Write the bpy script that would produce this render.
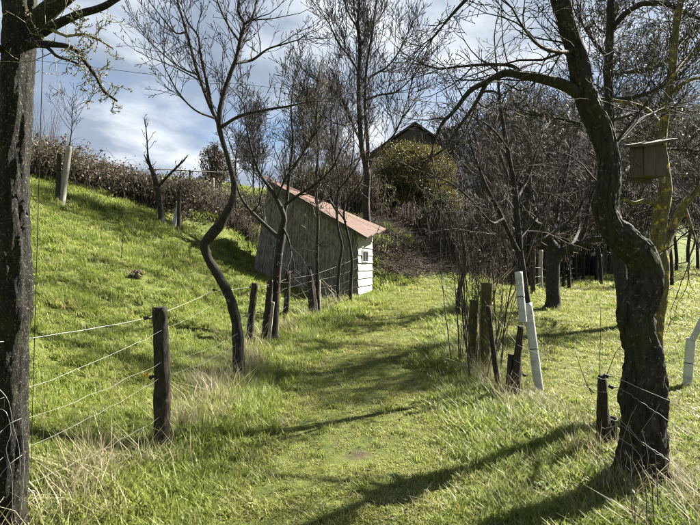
import bpy, bmesh, math, random
import numpy as np
from mathutils import Vector, noise, Matrix, Quaternion

random.seed(11); rng = np.random.default_rng(11)
for o in list(bpy.data.objects): bpy.data.objects.remove(o)
S = bpy.context.scene
COL = S.collection

# ------------------------------------------------------------------ camera
F = 529.0; CX, CY = 350.0, 262.5; EYE = 1.6
cam_d = bpy.data.cameras.new('camera'); cam = bpy.data.objects.new('camera', cam_d); COL.objects.link(cam)
cam.location = (0, 0, EYE); cam.rotation_euler = (math.radians(90), 0, 0)
cam_d.sensor_width = 36; cam_d.lens = 36 * F / 700.0; cam_d.clip_end = 3000; cam_d.clip_start = 0.05
S.camera = cam
S.render.resolution_x = 1024; S.render.resolution_y = 768

# ------------------------------------------------------------------ light
SUN_AZ, SUN_EL = math.radians(57), math.radians(40)
sdir = Vector((math.sin(SUN_AZ) * math.cos(SUN_EL), math.cos(SUN_AZ) * math.cos(SUN_EL), math.sin(SUN_EL)))
sl = bpy.data.lights.new('sun', 'SUN'); sl.energy = 5.0; sl.angle = math.radians(0.6); sl.color = (1, .95, .86)
so = bpy.data.objects.new('sun', sl); COL.objects.link(so); so.rotation_euler = sdir.to_track_quat('Z', 'Y').to_euler()
S.view_settings.view_transform = 'Standard'; S.view_settings.look = 'None'
S.cycles.filter_width = 1.1; S.cycles.max_bounces = 6; S.cycles.diffuse_bounces = 3; S.cycles.glossy_bounces = 2; S.cycles.transmission_bounces = 3
S.view_settings.gamma = 1; S.view_settings.exposure = 2.55; S.view_settings.use_curve_mapping = False

class NT:
    """small node-tree helper"""
    def __init__(s, tree): s.t = tree; s.n = tree.nodes; s.l = tree.links
    def add(s, typ, **kw):
        n = s.n.new(typ)
        for k, v in kw.items(): setattr(n, k, v)
        return n
    def set(s, node, **kw):
        for k, v in kw.items(): node.inputs[k.replace('_', ' ')].default_value = v
    def link(s, a, b): s.l.new(a, b)
    def noise(s, vec, scale, detail=4, rough=.6, dist=0):
        n = s.add('ShaderNodeTexNoise'); n.inputs['Scale'].default_value = scale
        n.inputs['Detail'].default_value = detail; n.inputs['Roughness'].default_value = rough
        n.inputs['Distortion'].default_value = dist
        if vec is not None: s.link(vec, n.inputs['Vector'])
        return n.outputs['Fac']
    def ramp(s, fac, stops, interp='LINEAR'):
        n = s.add('ShaderNodeValToRGB'); n.color_ramp.interpolation = interp
        e = n.color_ramp.elements
        while len(e) < len(stops): e.new(.5)
        for i, (p, c) in enumerate(stops):
            e[i].position = p
            e[i].color = (c, c, c, 1) if isinstance(c, (int, float)) else tuple(c) + (1,)
        s.link(fac, n.inputs[0]); return n.outputs[0]
    def mix(s, fac, a, b, blend='MIX'):
        n = s.add('ShaderNodeMix', data_type='RGBA', blend_type=blend)
        for sock, v in ((n.inputs[0], fac), (n.inputs[6], a), (n.inputs[7], b)):
            if isinstance(v, (int, float)): sock.default_value = v
            elif isinstance(v, tuple): sock.default_value = v + (1,) if len(v) == 3 else v
            else: s.link(v, sock)
        return n.outputs[2]
    def math(s, op, a, b=0.0):
        n = s.add('ShaderNodeMath', operation=op)
        for sock, v in ((n.inputs[0], a), (n.inputs[1], b)):
            if isinstance(v, (int, float)): sock.default_value = v
            else: s.link(v, sock)
        return n.outputs[0]

wd = bpy.data.worlds.new('World'); S.world = wd; wd.use_nodes = True
w = NT(wd.node_tree); w.n.clear()
sky = w.add('ShaderNodeTexSky', sky_type='NISHITA', sun_disc=False, sun_elevation=SUN_EL, sun_rotation=SUN_AZ)
sky.air_density = 1.0; sky.dust_density = 1.0; sky.ozone_density = 1.5
tc = w.add('ShaderNodeTexCoord'); sp = w.add('ShaderNodeSeparateXYZ'); w.link(tc.outputs['Generated'], sp.inputs[0])
zz = w.math('ADD', w.math('MAXIMUM', sp.outputs[2], 0.0), 0.30)
cb = w.add('ShaderNodeCombineXYZ'); w.link(w.math('DIVIDE', sp.outputs[0], zz), cb.inputs[0]); w.link(w.math('DIVIDE', sp.outputs[1], zz), cb.inputs[1])
cb.inputs[2].default_value = 6.4
n1 = w.noise(cb.outputs[0], 1.05, 7, .52, .3)
n2 = w.noise(cb.outputs[0], 2.3, 6, .55, .2)
cover = w.ramp(n1, [(.36, 0.0), (.50, 1.0)])
shade = w.ramp(n2, [(.36, (1.10, 1.36, 1.80)), (.49, (1.5, 1.8, 2.25)), (.57, (2.5, 2.75, 3.1)), (.66, (3.6, 3.75, 3.9))])
skyc = w.mix(cover, w.mix(1.0, sky.outputs[0], (.47, .50, .54), 'MULTIPLY'), shade)
bg = w.add('ShaderNodeBackground'); bg.inputs['Strength'].default_value = .05; w.link(skyc, bg.inputs[0])
wo = w.add('ShaderNodeOutputWorld'); w.link(bg.outputs[0], wo.inputs[0])

# ------------------------------------------------------------------ materials
def new_mat(name):
    m = bpy.data.materials.new(name); m.use_nodes = True; m.node_tree.nodes.clear(); return m, NT(m.node_tree)

def bark(name, dark, light, lichen=None, amount=.5, scale=1.0, bump=.6, rough=.85, moss=None, lscale=9):
    m, t = new_mat(name)
    tc = t.add('ShaderNodeTexCoord'); mp = t.add('ShaderNodeMapping'); t.link(tc.outputs['Object'], mp.inputs[0])
    mp.inputs['Scale'].default_value = (1, 1, .28)
    f = t.noise(mp.outputs[0], 28 * scale, 6, .7, .4)
    c = t.mix(t.ramp(f, [(.35, 0.), (.68, 1.)]), dark, light)
    if moss:
        k = t.noise(tc.outputs['Object'], 2.2 * scale, 5, .6)
        c = t.mix(t.ramp(k, [(.5, 0.), (.62, .8)]), c, moss)
    if lichen:
        g = t.noise(tc.outputs['Object'], lscale * scale, 8, .65)
        e = .5 + .16 * (1 - amount)
        c = t.mix(t.ramp(g, [(e, 0.), (e + .07, .85)]), c, lichen)
    b = t.add('ShaderNodeBsdfPrincipled'); t.link(c, b.inputs['Base Color']); b.inputs['Roughness'].default_value = rough
    b.inputs['Specular IOR Level'].default_value = .25
    bp = t.add('ShaderNodeBump'); bp.inputs['Strength'].default_value = bump; bp.inputs['Distance'].default_value = .02
    t.link(f, bp.inputs['Height']); t.link(bp.outputs[0], b.inputs['Normal'])
    o = t.add('ShaderNodeOutputMaterial'); t.link(b.outputs[0], o.inputs[0]); return m

def plain(name, col, rough=.7, var=.3, scale=8, metal=0, bump=0, stretch=(1, 1, 1), spec=.4, col2=None):
    m, t = new_mat(name)
    tc = t.add('ShaderNodeTexCoord'); mp = t.add('ShaderNodeMapping'); t.link(tc.outputs['Object'], mp.inputs[0]); mp.inputs['Scale'].default_value = stretch
    oi = t.add('ShaderNodeObjectInfo')
    f = t.noise(mp.outputs[0], scale, 6, .65)
    lo = tuple(c * (1 - var) for c in col); hi = col2 or tuple(min(1, c * (1 + var)) for c in col)
    c = t.mix(t.ramp(f, [(.3, 0.), (.7, 1.)]), lo, hi)
    c = t.mix(t.math('MULTIPLY', oi.outputs['Random'], .35), c, lo)
    b = t.add('ShaderNodeBsdfPrincipled'); t.link(c, b.inputs['Base Color']); b.inputs['Roughness'].default_value = rough
    b.inputs['Metallic'].default_value = metal; b.inputs['Specular IOR Level'].default_value = spec
    if bump:
        bp = t.add('ShaderNodeBump'); bp.inputs['Strength'].default_value = bump; bp.inputs['Distance'].default_value = .01
        t.link(f, bp.inputs['Height']); t.link(bp.outputs[0], b.inputs['Normal'])
    o = t.add('ShaderNodeOutputMaterial'); t.link(b.outputs[0], o.inputs[0]); return m

def leafy(name, cols, transl=.35, pscale=1.2, rough=.5, rnd=True):
    """leaf / blade material: patches of colour by place, small change from piece to piece, light through the leaf"""
    m, t = new_mat(name)
    g = t.add('ShaderNodeNewGeometry'); oi = t.add('ShaderNodeObjectInfo')
    f = t.noise(g.outputs['Position'], pscale, 4, .6)
    c = t.ramp(f, [(.32, cols[0]), (.5, cols[1]), (.68, cols[2])])
    r = oi.outputs['Random'] if rnd else g.outputs['Random Per Island']
    c = t.mix(t.ramp(r, [(.0, .0), (.8, .25), (1., .75)]), c, cols[3])
    if rnd: c = t.mix(t.ramp(g.outputs['Random Per Island'], [(.0, .65), (.45, .0), (1., .0)]), c, tuple(q * .35 for q in cols[0]))
    b = t.add('ShaderNodeBsdfPrincipled'); t.link(c, b.inputs['Base Color']); b.inputs['Roughness'].default_value = rough
    b.inputs['Specular IOR Level'].default_value = .26
    tr = t.add('ShaderNodeBsdfTranslucent'); t.link(c, tr.inputs[0])
    mx = t.add('ShaderNodeMixShader'); mx.inputs[0].default_value = transl
    t.link(b.outputs[0], mx.inputs[1]); t.link(tr.outputs[0], mx.inputs[2])
    o = t.add('ShaderNodeOutputMaterial'); t.link(mx.outputs[0], o.inputs[0]); return m

M = {}
M['bark_front'] = bark('bark_front', (.005, .004, .0033), (.045, .036, .028), (.14, .14, .095), .46, 1.0, 1.0, moss=(.022, .028, .008), lscale=26)
M['bark_left'] = bark('bark_left', (.004, .003, .0025), (.013, .0105, .008), (.12, .115, .07), .58, 1.3, 1.0, moss=(.022, .025, .007), lscale=64)
M['bark'] = bark('bark', (.009, .007, .006), (.044, .036, .029), (.15, .15, .12), .25, 1.2, .8)
M['bark_lichen'] = bark('bark_lichen', (.05, .04, .02), (.14, .12, .05), (.42, .33, .05), .75, 1.6, .8)
M['twig'] = bark('twig', (.03, .023, .019), (.088, .071, .058), None, 0, 1, .2, .9)
M['twig_dark'] = bark('twig_dark', (.013, .010, .009), (.042, .033, .028), None, 0, 1, .2, .9)
M['twig_lichen'] = bark('twig_lichen', (.06, .05, .03), (.16, .14, .09), (.33, .34, .2), .8, 3, .2, .7)
M['twig_far'] = bark('twig_far', (.032, .026, .022), (.078, .065, .056), None, 0, .6, .1, .8)
M['twig_pale'] = bark('twig_pale', (.08, .065, .05), (.20, .17, .135), None, 0, 1, .2, .85)
M['lichen'] = leafy('lichen', [(.15, .145, .10), (.21, .20, .14), (.27, .26, .20), (.10, .10, .07)], .1, 5, .9, False)
M['post'] = bark('post', (.012, .0095, .007), (.058, .045, .033), (.16, .17, .09), .25, 1.5, 1.0)
M['post_moss'] = bark('post_moss', (.03, .025, .012), (.12, .10, .05), (.22, .21, .06), .6, 1.5, 1.0, moss=(.10, .10, .02))
M['post_pale'] = bark('post_pale', (.15, .135, .11), (.34, .31, .26), None, 0, 1.5, .6)
M['wire'] = plain('wire', (.20, .20, .185), .45, .2, 30, .3)
M['tape'] = plain('tape', (.30, .30, .27), .5, .1, 40)
M['insulator'] = plain('insulator', (.012, .012, .013), .35, .2, 20)
M['yellow'] = plain('yellow', (.7, .45, .03), .5, .2, 20)
M['guard'] = plain('guard', (.36, .375, .35), .55, .35, 5, bump=.15, stretch=(1, 1, 2), col2=(.52, .53, .51))
M['guard_grey'] = plain('guard_grey', (.21, .195, .16), .6, .2, 9, stretch=(1, 1, .4))
M['shed_board'] = bark('shed_board', (.06, .053, .042), (.235, .21, .17), (.15, .145, .10), .25, .55, .6, .9)
M['shed_dark'] = bark('shed_dark', (.05, .045, .04), (.13, .12, .10), None, 0, 1, .4)
M['white_board'] = plain('white_board', (.40, .37, .31), .7, .35, 6, bump=.2, stretch=(1, 1, 6), col2=(.52, .50, .45))
M['glass'] = plain('glass', (.02, .022, .025), .1, .1, 3, spec=.6)
M['nest_wood'] = bark('nest_wood', (.045, .034, .028), (.09, .070, .055), None, 0, .8, .3, .8)
M['roof_tile'] = plain('roof_tile', (.06, .05, .043), .85, .3, 3, bump=.3)
M['stone'] = plain('stone', (.075, .06, .047), .9, .3, 2.5, bump=.4)
M['brick'] = plain('brick', (.24, .14, .10), .9, .25, 2.5, bump=.3)
M['red_roof'] = plain('red_roof', (.30, .10, .07), .85, .25, 3)
M['render'] = plain('render', (.6, .58, .54), .8, .1, 2)
M['board_far'] = plain('board_far', (.075, .065, .058), .85, .35, 4, stretch=(1, 1, .2))
M['tarp'] = plain('tarp', (.02, .025, .045), .4, .3, 3)
M['soil'] = plain('soil', (.055, .038, .026), .95, .4, 14, bump=.8)
M['cable'] = plain('cable', (.02, .02, .02), .6, .1, 3)

# rusty corrugated iron
m, t = new_mat('rusty_iron')
tcn = t.add('ShaderNodeTexCoord'); mp = t.add('ShaderNodeMapping'); t.link(tcn.outputs['Object'], mp.inputs[0]); mp.inputs['Scale'].default_value = (.8, 3.5, 1)
f = t.noise(mp.outputs[0], 3.6, 9, .75); c = t.ramp(f, [(.3, (.025, .010, .005)), (.46, (.072, .026, .010)), (.57, (.10, .046, .022)), (.72, (.13, .092, .064))])
b = t.add('ShaderNodeBsdfPrincipled'); t.link(c, b.inputs['Base Color']); b.inputs['Roughness'].default_value = .7; b.inputs['Metallic'].default_value = .1
o = t.add('ShaderNodeOutputMaterial'); t.link(b.outputs[0], o.inputs[0]); M['rust'] = m

# soil and sward under the blades
m, t = new_mat('ground_soil')
g = t.add('ShaderNodeNewGeometry')
a1 = t.noise(g.outputs['Position'], .45, 6, .6); a2 = t.noise(g.outputs['Position'], 9, 8, .7); a3 = t.noise(g.outputs['Position'], 55, 4, .7)
c = t.ramp(a2, [(.3, (.026, .032, .010)), (.5, (.07, .09, .020)), (.7, (.14, .16, .04))])
c = t.mix(t.ramp(a1, [(.45, 0.), (.7, .7)]), c, (.14, .155, .04))
c = t.mix(t.ramp(a3, [(.55, 0.), (.72, .7)]), c, (.045, .034, .02))
def spot(cx_, cy_, r):
    dv = t.add('ShaderNodeVectorMath', operation='DISTANCE'); t.link(g.outputs['Position'], dv.inputs[0]); dv.inputs[1].default_value = (cx_, cy_, 0.02)
    return t.math('ADD', t.math('DIVIDE', dv.outputs['Value'], r), t.math('MULTIPLY', t.math('SUBTRACT', t.noise(g.outputs['Position'], 6, 5, .7), .5), 1.6))
for q_ in ((.06, 4.4, .17), (.22, 4.6, .10), (.30, 5.6, .15), (-.2, 3.9, .08), (.55, 7.2, .2)):
    c = t.mix(t.ramp(spot(*q_), [(.2, .9), (1.0, 0.)]), c, (.060, .045, .030))
b = t.add('ShaderNodeBsdfPrincipled'); t.link(c, b.inputs['Base Color']); b.inputs['Roughness'].default_value = .95; b.inputs['Specular IOR Level'].default_value = .1
bp = t.add('ShaderNodeBump'); bp.inputs['Strength'].default_value = .9; bp.inputs['Distance'].default_value = .05
t.link(t.math('ADD', a2, t.math('MULTIPLY', a3, .5)), bp.inputs['Height']); t.link(bp.outputs[0], b.inputs['Normal'])
o = t.add('ShaderNodeOutputMaterial'); t.link(b.outputs[0], o.inputs[0]); M['ground'] = m

M['grass'] = leafy('grass', [(.115, .175, .022), (.175, .225, .034), (.24, .262, .058), (.33, .31, .14)], .5, 1.1, .5)
M['grass_meadow'] = leafy('grass_meadow', [(.17, .20, .034), (.225, .24, .050), (.28, .28, .078), (.34, .32, .15)], .5, .8, .5)
M['hay'] = leafy('hay', [(.25, .215, .125), (.31, .27, .165), (.37, .325, .21), (.18, .18, .08)], .3, 2, .6)
M['weed'] = leafy('weed', [(.055, .105, .018), (.085, .14, .025), (.115, .17, .035), (.15, .18, .06)], .3, 6, .55, False)
M['bush'] = leafy('bush', [(.05, .056, .013), (.095, .086, .022), (.14, .115, .036), (.075, .062, .025)], .4, .55, .5, False)
M['bush_dark'] = leafy('bush_dark', [(.022, .036, .010), (.036, .055, .013), (.058, .075, .019), (.08, .067, .027)], .4, .8, .45, False)
M['bramble_leaf'] = leafy('bramble_leaf', [(.055, .041, .028), (.082, .061, .04), (.038, .052, .016), (.14, .115, .08)], .25, 1.1, .6, False)
M['dead_leaf'] = leafy('dead_leaf', [(.08, .055, .034), (.12, .085, .057), (.16, .12, .088), (.22, .185, .145)], .2, 2, .7, False)
M['ivy'] = leafy('ivy', [(.035, .038, .014), (.06, .06, .022), (.095, .085, .035), (.03, .035, .014)], .3, 1.5, .4, False)

# ------------------------------------------------------------------ terrain
CTRL = np.array([
 (0,0,0),(0,3,0),(.1,6,0),(.36,9.6,.03),(1.1,13,.2),(2.4,17,.55),(3.6,21,.9),(4.6,26,1.2),
 (-1.84,2.9,.06),(-1.58,4.4,.02),(-1.56,7.1,.02),(-1.78,9.6,.05),(-.93,13,.22),(.22,16.3,.43),(.74,18.2,.55),(-3.15,17.2,1.34),(-2.6,19.2,1.6),
 (-7.7,14,3.24),(-9.7,16,4.1),(-6.4,17,3.2),(-4.1,18,2.35),(-3,7,.55),(-5,10,1.6),(-3.2,12,.85),(-6,8,1.95),(-4.5,5,1.15),(-3,3.5,.5),(-8,5,2.9),
 (-15,14,5.6),(-15,5,4.9),(-12,0,3.7),(-6,0,1.5),(-3,0,.5),(-20,25,6.4),(-9,30,5.6),(-16,60,10.8),(-40,60,11.5),(-30,35,8),(-25,5,6),
 (1.7,22,2.6),(0,22,3.1),(-4,24,3.9),(2,30,4.2),(-5,35,5.6),(3,36,4.6),(6.5,34,2.6),(3.0,25,2.5),
 (2.1,5,0),(2.1,8,0),(2.8,13,.22),(4.5,18,.5),(7,15,.24),(4.34,6.88,0),(10,10,.08),(10,20,.5),(20,20,.6),(12,40,.6),(25,45,.7),(8,30,.62),(6.9,19,.5),(30,60,.75),(14,55,.7),
 (30,90,6),(60,70,4),(10,80,6),(60,120,12),(0,60,8),(5,48,2.2),(2,3,.0),(4,3,0),(6,0,0),(15,0,0),(30,10,.3),
 (0,-15,0),(-15,-15,3.5),(15,-15,0),(0,-60,0),(-60,-20,8),(60,0,1),(-60,60,13),(-100,150,20),(0,150,14),(100,150,12),(-150,0,10),(150,0,2),(0,-150,0),
 (400,400,20),(-400,400,26),(0,400,22),(-400,-400,5),(400,-400,0),(0,-400,0),(400,0,5),(-400,0,15)], float)
_c = .9
def _phi(d2): return np.sqrt(d2 + _c * _c)
_A = _phi(((CTRL[:, None, :2] - CTRL[None, :, :2]) ** 2).sum(-1))
_W = np.linalg.solve(_A + np.eye(len(CTRL)) * -.02, CTRL[:, 2])
_wv = [(rng.uniform(0, 6.28), rng.uniform(1.2, 5.5), rng.uniform(0, 6.28)) for _ in range(22)]
def height(x, y):
    x = np.asarray(x, float); y = np.asarray(y, float); sh = x.shape; x = x.ravel(); y = y.ravel()
    z = np.zeros(len(x))
    for i in range(len(CTRL)): z += _W[i] * _phi((x - CTRL[i, 0]) ** 2 + (y - CTRL[i, 1]) ** 2)
    b = np.zeros(len(x))
    for a, k, p in _wv: b += np.sin((x * math.cos(a) + y * math.sin(a)) * k + p + .7 * np.sin(x * .9 + y * .7)) / k
    amp = np.where(x < -1.9, .050, .014) * (np.hypot(x, y) < 45)
    return (z + b * amp).reshape(sh)
_wa = np.array(_wv)
def H(x, y):
    z = float(_W @ np.sqrt((x - CTRL[:, 0]) ** 2 + (y - CTRL[:, 1]) ** 2 + _c * _c))
    b = float((np.sin((x * np.cos(_wa[:, 0]) + y * np.sin(_wa[:, 0])) * _wa[:, 1] + _wa[:, 2] + .7 * math.sin(x * .9 + y * .7)) / _wa[:, 1]).sum())
    return z + b * (.050 if x < -1.9 else .014) * (math.hypot(x, y) < 45)

def px(u, v, d): return Vector(((u - CX) / F * d, d, EYE + (CY - v) / F * d))     # a pixel at a given distance
def on_ground(u, d, sink=0): x = (u - CX) / F * d; return Vector((x, d, H(x, d) - sink))

def axis(lo, hi, fine_lo, fine_hi, step, grow=1.16):
    a = list(np.arange(fine_lo, fine_hi, step)); s = step; v = a[-1]
    while v < hi: s *= grow; v += s; a.append(v)
    s = step; v = a[0]; pre = []
    while v > lo: s *= grow; v -= s; pre.append(v)
    return np.array(pre[::-1] + a)
def mesh_raw(name, verts, quads, smooth=False, tris=None):
    me = bpy.data.meshes.new(name); me.vertices.add(len(verts)); me.vertices.foreach_set('co', np.asarray(verts, np.float32).ravel())
    q = np.asarray(quads, np.int32); k = q.shape[1]
    me.loops.add(q.size); me.loops.foreach_set('vertex_index', q.ravel())
    me.polygons.add(len(q)); me.polygons.foreach_set('loop_start', np.arange(0, q.size, k, dtype=np.int32))
    me.polygons.foreach_set('use_smooth', np.full(len(q), smooth)); me.update(calc_edges=True); me.validate(); return me
def link(name, me, mat, parent=None, loc=None):
    o = bpy.data.objects.new(name, me); COL.objects.link(o)
    if mat: me.materials.append(mat)
    if parent: o.parent = parent
    if loc is not None: o.location = loc
    return o
def tag(o, label=None, cat=None, group=None, kind=None):
    for k, v in (('label', label), ('category', cat), ('group', group), ('kind', kind)):
        if v: o[k] = v
    return o
def thing(name, loc, label, cat, group=None):
    o = bpy.data.objects.new(name, None); COL.objects.link(o); o.location = loc; o.empty_display_size = .2
    return tag(o, label, cat, group)

gx = axis(-420, 420, -11, 10, .11); gy = axis(-420, 420, 1.5, 24, .11)
X, Y = np.meshgrid(gx, gy); Z = height(X, Y); nx, ny = len(gx), len(gy)
ii = (np.arange(ny - 1)[:, None] * nx + np.arange(nx - 1)[None]).ravel()
me = mesh_raw('ground', np.stack([X, Y, Z], -1).reshape(-1, 3), np.stack([ii, ii + 1, ii + nx + 1, ii + nx], 1), True)
tag(link('ground', me, M['ground']), 'grassy ground of the orchard path, meadow and bank', 'ground', kind='structure')

# ------------------------------------------------------------------ tube builders
def catmull(pts, n):
    pts = np.asarray(pts, float); k = len(pts)
    if k == 2: t = np.linspace(0, 1, n)[:, None]; return pts[0] * (1 - t) + pts[1] * t
    P = np.vstack([2 * pts[0] - pts[1], pts, 2 * pts[-1] - pts[-2]]); out = []
    for s in np.linspace(0, k - 1, n):
        i = min(int(s), k - 2); t = s - i; a, b, c, d = P[i:i + 4]
        out.append(.5 * (2 * b + (c - a) * t + (2 * a - 5 * b + 4 * c - d) * t * t + (3 * b - a - 3 * c + d) * t ** 3))
    return np.array(out)

class Tubes:
    """many thin tubes, built in numpy batches into one mesh"""
    def __init__(s): s.g = {}
    def add(s, pts, rad, sides=3): s.g.setdefault((len(pts), sides), []).append((pts, rad))
    def mesh(s, name, origin=(0, 0, 0), smooth=True):
        V, Q, off = [], [], 0
        for (n, k), L in s.g.items():
            P = np.array([[tuple(p) for p in a[0]] for a in L]) - np.array(origin); R = np.array([a[1] for a in L]); m = len(L)
            T = np.gradient(P, axis=1); T /= np.linalg.norm(T, axis=2, keepdims=True) + 1e-9
            D = P[:, -1] - P[:, 0]; ref = np.eye(3)[np.argmin(np.abs(D), axis=1)][:, None, :]
            U = np.cross(T, ref); U /= np.linalg.norm(U, axis=2, keepdims=True) + 1e-9; W = np.cross(T, U)
            a = np.arange(k) * 2 * math.pi / k
            ring = P[:, :, None] + R[:, :, None, None] * (np.cos(a)[None, None, :, None] * U[:, :, None] + np.sin(a)[None, None, :, None] * W[:, :, None])
            V.append(ring.reshape(-1, 3))
            b = off + (np.arange(m)[:, None, None] * n + np.arange(n - 1)[None, :, None]) * k + np.arange(k)[None, None, :]
            b2 = off + (np.arange(m)[:, None, None] * n + np.arange(n - 1)[None, :, None]) * k + (np.arange(k)[None, None, :] + 1) % k
            Q.append(np.stack([b, b2, b2 + k, b + k], -1).reshape(-1, 4)); off += m * n * k
        return mesh_raw(name, np.vstack(V), np.vstack(Q), smooth)
    def count(s): return sum(len(v) for v in s.g.values())

def solid(name, pts, rad, mat, parent, origin, sides=24, rings=40, amp=.08, lump=.1, flare=0, seed=0, cap='round', square=0, tilt=0):
    """a rough trunk, limb or post along a spline: parallel-transport rings with bark relief"""
    P = catmull(pts, rings); R = np.interp(np.linspace(0, len(rad) - 1, rings), np.arange(len(rad)), rad)
    T = np.gradient(P, axis=0); T /= np.linalg.norm(T, axis=1, keepdims=True)
    u = np.cross(T[0], [0.0, 1, .1]); u /= np.linalg.norm(u); V = []; s = 0.0
    for i in range(rings):
        if i: s += np.linalg.norm(P[i] - P[i - 1])
        u = u - T[i] * np.dot(u, T[i]); u /= np.linalg.norm(u); v = np.cross(T[i], u)
        for j in range(sides):
            a = 2 * math.pi * j / sides; c, q = math.cos(a), math.sin(a)
            k = 1 + lump * noise.noise(Vector((c * 1.1 + seed, q * 1.1, s * 3.0))) + amp * (noise.noise(Vector((c * 4.3, q * 4.3 + seed, s * 5))) + .8 * noise.noise(Vector((c * 11, q * 11, s * 9 + seed))) + .5 * noise.noise(Vector((c * 17, q * 17, s * 30 + seed))))
            if sides > 20: k -= amp * 1.5 * max(0.0, .28 - abs(noise.noise(Vector((c * 6.5 + seed, q * 6.5, s * 2.2)))))
            if square: k *= (1 - square) + square * 1.0 / max(abs(c), abs(q))
            if flare and s < flare: k *= 1 + .5 * (1 - s / flare) ** 2 * (1 + .95 * math.sin(a * 3 + seed + .8 * math.sin(a)))
            V.append(P[i] + R[i] * k * (c * u + q * v) - np.array(origin))
    V = np.array(V); Q = []
    for i in range(rings - 1):
        for j in range(sides):
            j2 = (j + 1) % sides; Q.append((i * sides + j, i * sides + j2, (i + 1) * sides + j2, (i + 1) * sides + j))
    # close the top with a slightly sunk, tilted cap of rings
    base = (rings - 1) * sides; cur = len(V); top = V[base:base + sides]; cen = top.mean(0); ext = []
    ext.append(cen + (top - cen) * .55 + T[-1] * R[-1] * (.25 if cap == 'round' else .02)); ext.append(cen + (top - cen) * .02 + T[-1] * R[-1] * (.4 if cap == 'round' else -.05))
    V = np.vstack([V] + ext)
    for r0 in (0, 1):
        a0 = base if r0 == 0 else cur; b0 = cur + r0 * sides
        for j in range(sides): Q.append((a0 + j, a0 + (j + 1) % sides, b0 + (j + 1) % sides, b0 + j))
    return link(name, mesh_raw(name, V, Q, True), mat, parent)

def rnd_dir():
    while True:
        v = Vector((random.uniform(-1, 1), random.uniform(-1, 1), random.uniform(-1, 1)))
        if .05 < v.length < 1: return v.normalized()

def spawn(T, pts, rad, lvl, P, t0=.1, t1=1.0, num=None):
    """side shoots along a finished polyline"""
    n = len(pts) - 1; L = sum((pts[i + 1] - pts[i]).length for i in range(n))
    k = P['dens'][lvl] * L if num is None else num
    k = int(k) + (random.random() < k - int(k))
    for _ in range(k):
        t = t0 + (t1 - t0) * random.random() ** .8; f = t * n; i = min(int(f), n - 1); f -= i
        p = pts[i].lerp(pts[i + 1], f); r = rad[i] * (1 - f) + rad[i + 1] * f
        d = (pts[i + 1] - pts[i]).normalized(); side = rnd_dir(); side = (side - d * side.dot(d)).normalized()
        a = math.radians(random.uniform(*P['ang'])); nd = d * math.cos(a) + side * math.sin(a)
        nd.z += P.get('lift', .15); nd.normalize()
        ll = P['len'][lvl] * random.uniform(.45, 1.25) * (1.1 - .5 * t)
        grow(T, p, nd, ll, min(r * .7, max(P['rmin'], ll * P.get('thick', .009))), lvl, P)
def grow(T, p, d, L, r, lvl, P):
    n = max(2, min(6, int(L / P['seg']) + 1)); pts = [p]; rad = [max(r, P['rmin'])]; wn = P['wander']
    for i in range(n):
        d = d + rnd_dir() * wn; d.z += P['up'] * (1 if lvl < 3 else .5); d.normalize()
        p = p + d * (L / n); pts.append(p); rad.append(P['rmin'] * (1.5 if lvl == len(P['dens']) - 1 else .6) if i == n - 1 else max(P['rmin'], r * (1 - .8 * (i + 1) / n)))
    T.add(pts, rad, 5 if r > .02 else (4 if r > .009 else 3))
    if lvl + 1 < len(P['dens']): spawn(T, pts, rad, lvl + 1, P)
    return pts, rad

def traced(points, d, jitter=0):
    """pixels (u, v, width[, depth offset]) at a distance d -> world points and radii"""
    pts, rad = [], []
    for q in points:
        dd = d + (q[3] if len(q) > 3 else 0); pts.append(px(q[0], q[1], dd)); rad.append(max(.003, q[2] / F * dd / 2))
    return pts, rad

def tree(name, label, d, trunk, limbs, P, mats=('bark', 'bark', 'twig'), cat='tree', group=None, tr=None, extra=None, wf=1.0, ws=1.0):
    tp, trd = traced(trunk, d); trd = [r * ws for r in trd]; trd = [r * (1 - (1 - wf) * i / (len(trd) - 1)) for i, r in enumerate(trd)]; b = tp[0]; base = Vector((b.x, b.y, H(b.x, b.y)))
    tp[0] = Vector((b.x, b.y, base.z - .12))
    root = thing(name, base, label, cat, group); tr = tr or {}
    solid('trunk', [tuple(p) for p in tp], trd, M[mats[0]], root, base, **dict(dict(sides=18, rings=46, amp=.10, lump=.14, flare=.35, seed=d), **tr))
    T = Tubes(); P = dict(P); P.setdefault('rmin', max(.0020, d * .00046))
    def run(pl, rr, t0, scale=1):
        pts = [Vector(p) for p in catmull([tuple(p) for p in pl], max(6, len(pl) * 3))]
        rad = list(np.interp(np.linspace(0, len(rr) - 1, len(pts)), np.arange(len(rr)), rr)); spawn(T, pts, rad, 0, P, t0)
    run(tp, trd, P.get('clear', .5))
    for _ in range(3): grow(T, tp[-1], ((tp[-1] - tp[-2]).normalized() + rnd_dir() * .3).normalized(), P['len'][0], trd[-1] * .8, 0, P)
    for li in limbs:
        lp, lr = traced(li, d); lr = [r * wf for r in lr]
        solid('limb', [tuple(p) for p in lp], lr, M[mats[1]], root, base, sides=10, rings=max(10, 5 * len(lp)), amp=.10, lump=.12, seed=random.random() * 9)
        run(lp, lr, .12)
        for _ in range(3): grow(T, lp[-1], ((lp[-1] - lp[-2]).normalized() + rnd_dir() * .3).normalized(), P['len'][0] * random.uniform(.5, 1.0), lr[-1] * .9, 0, P)
    if extra: extra(T, root, base)
    if T.count():
        tag(link('twigs', T.mesh('twigs', base), M[mats[2]], root), kind='stuff')
    return root

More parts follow.
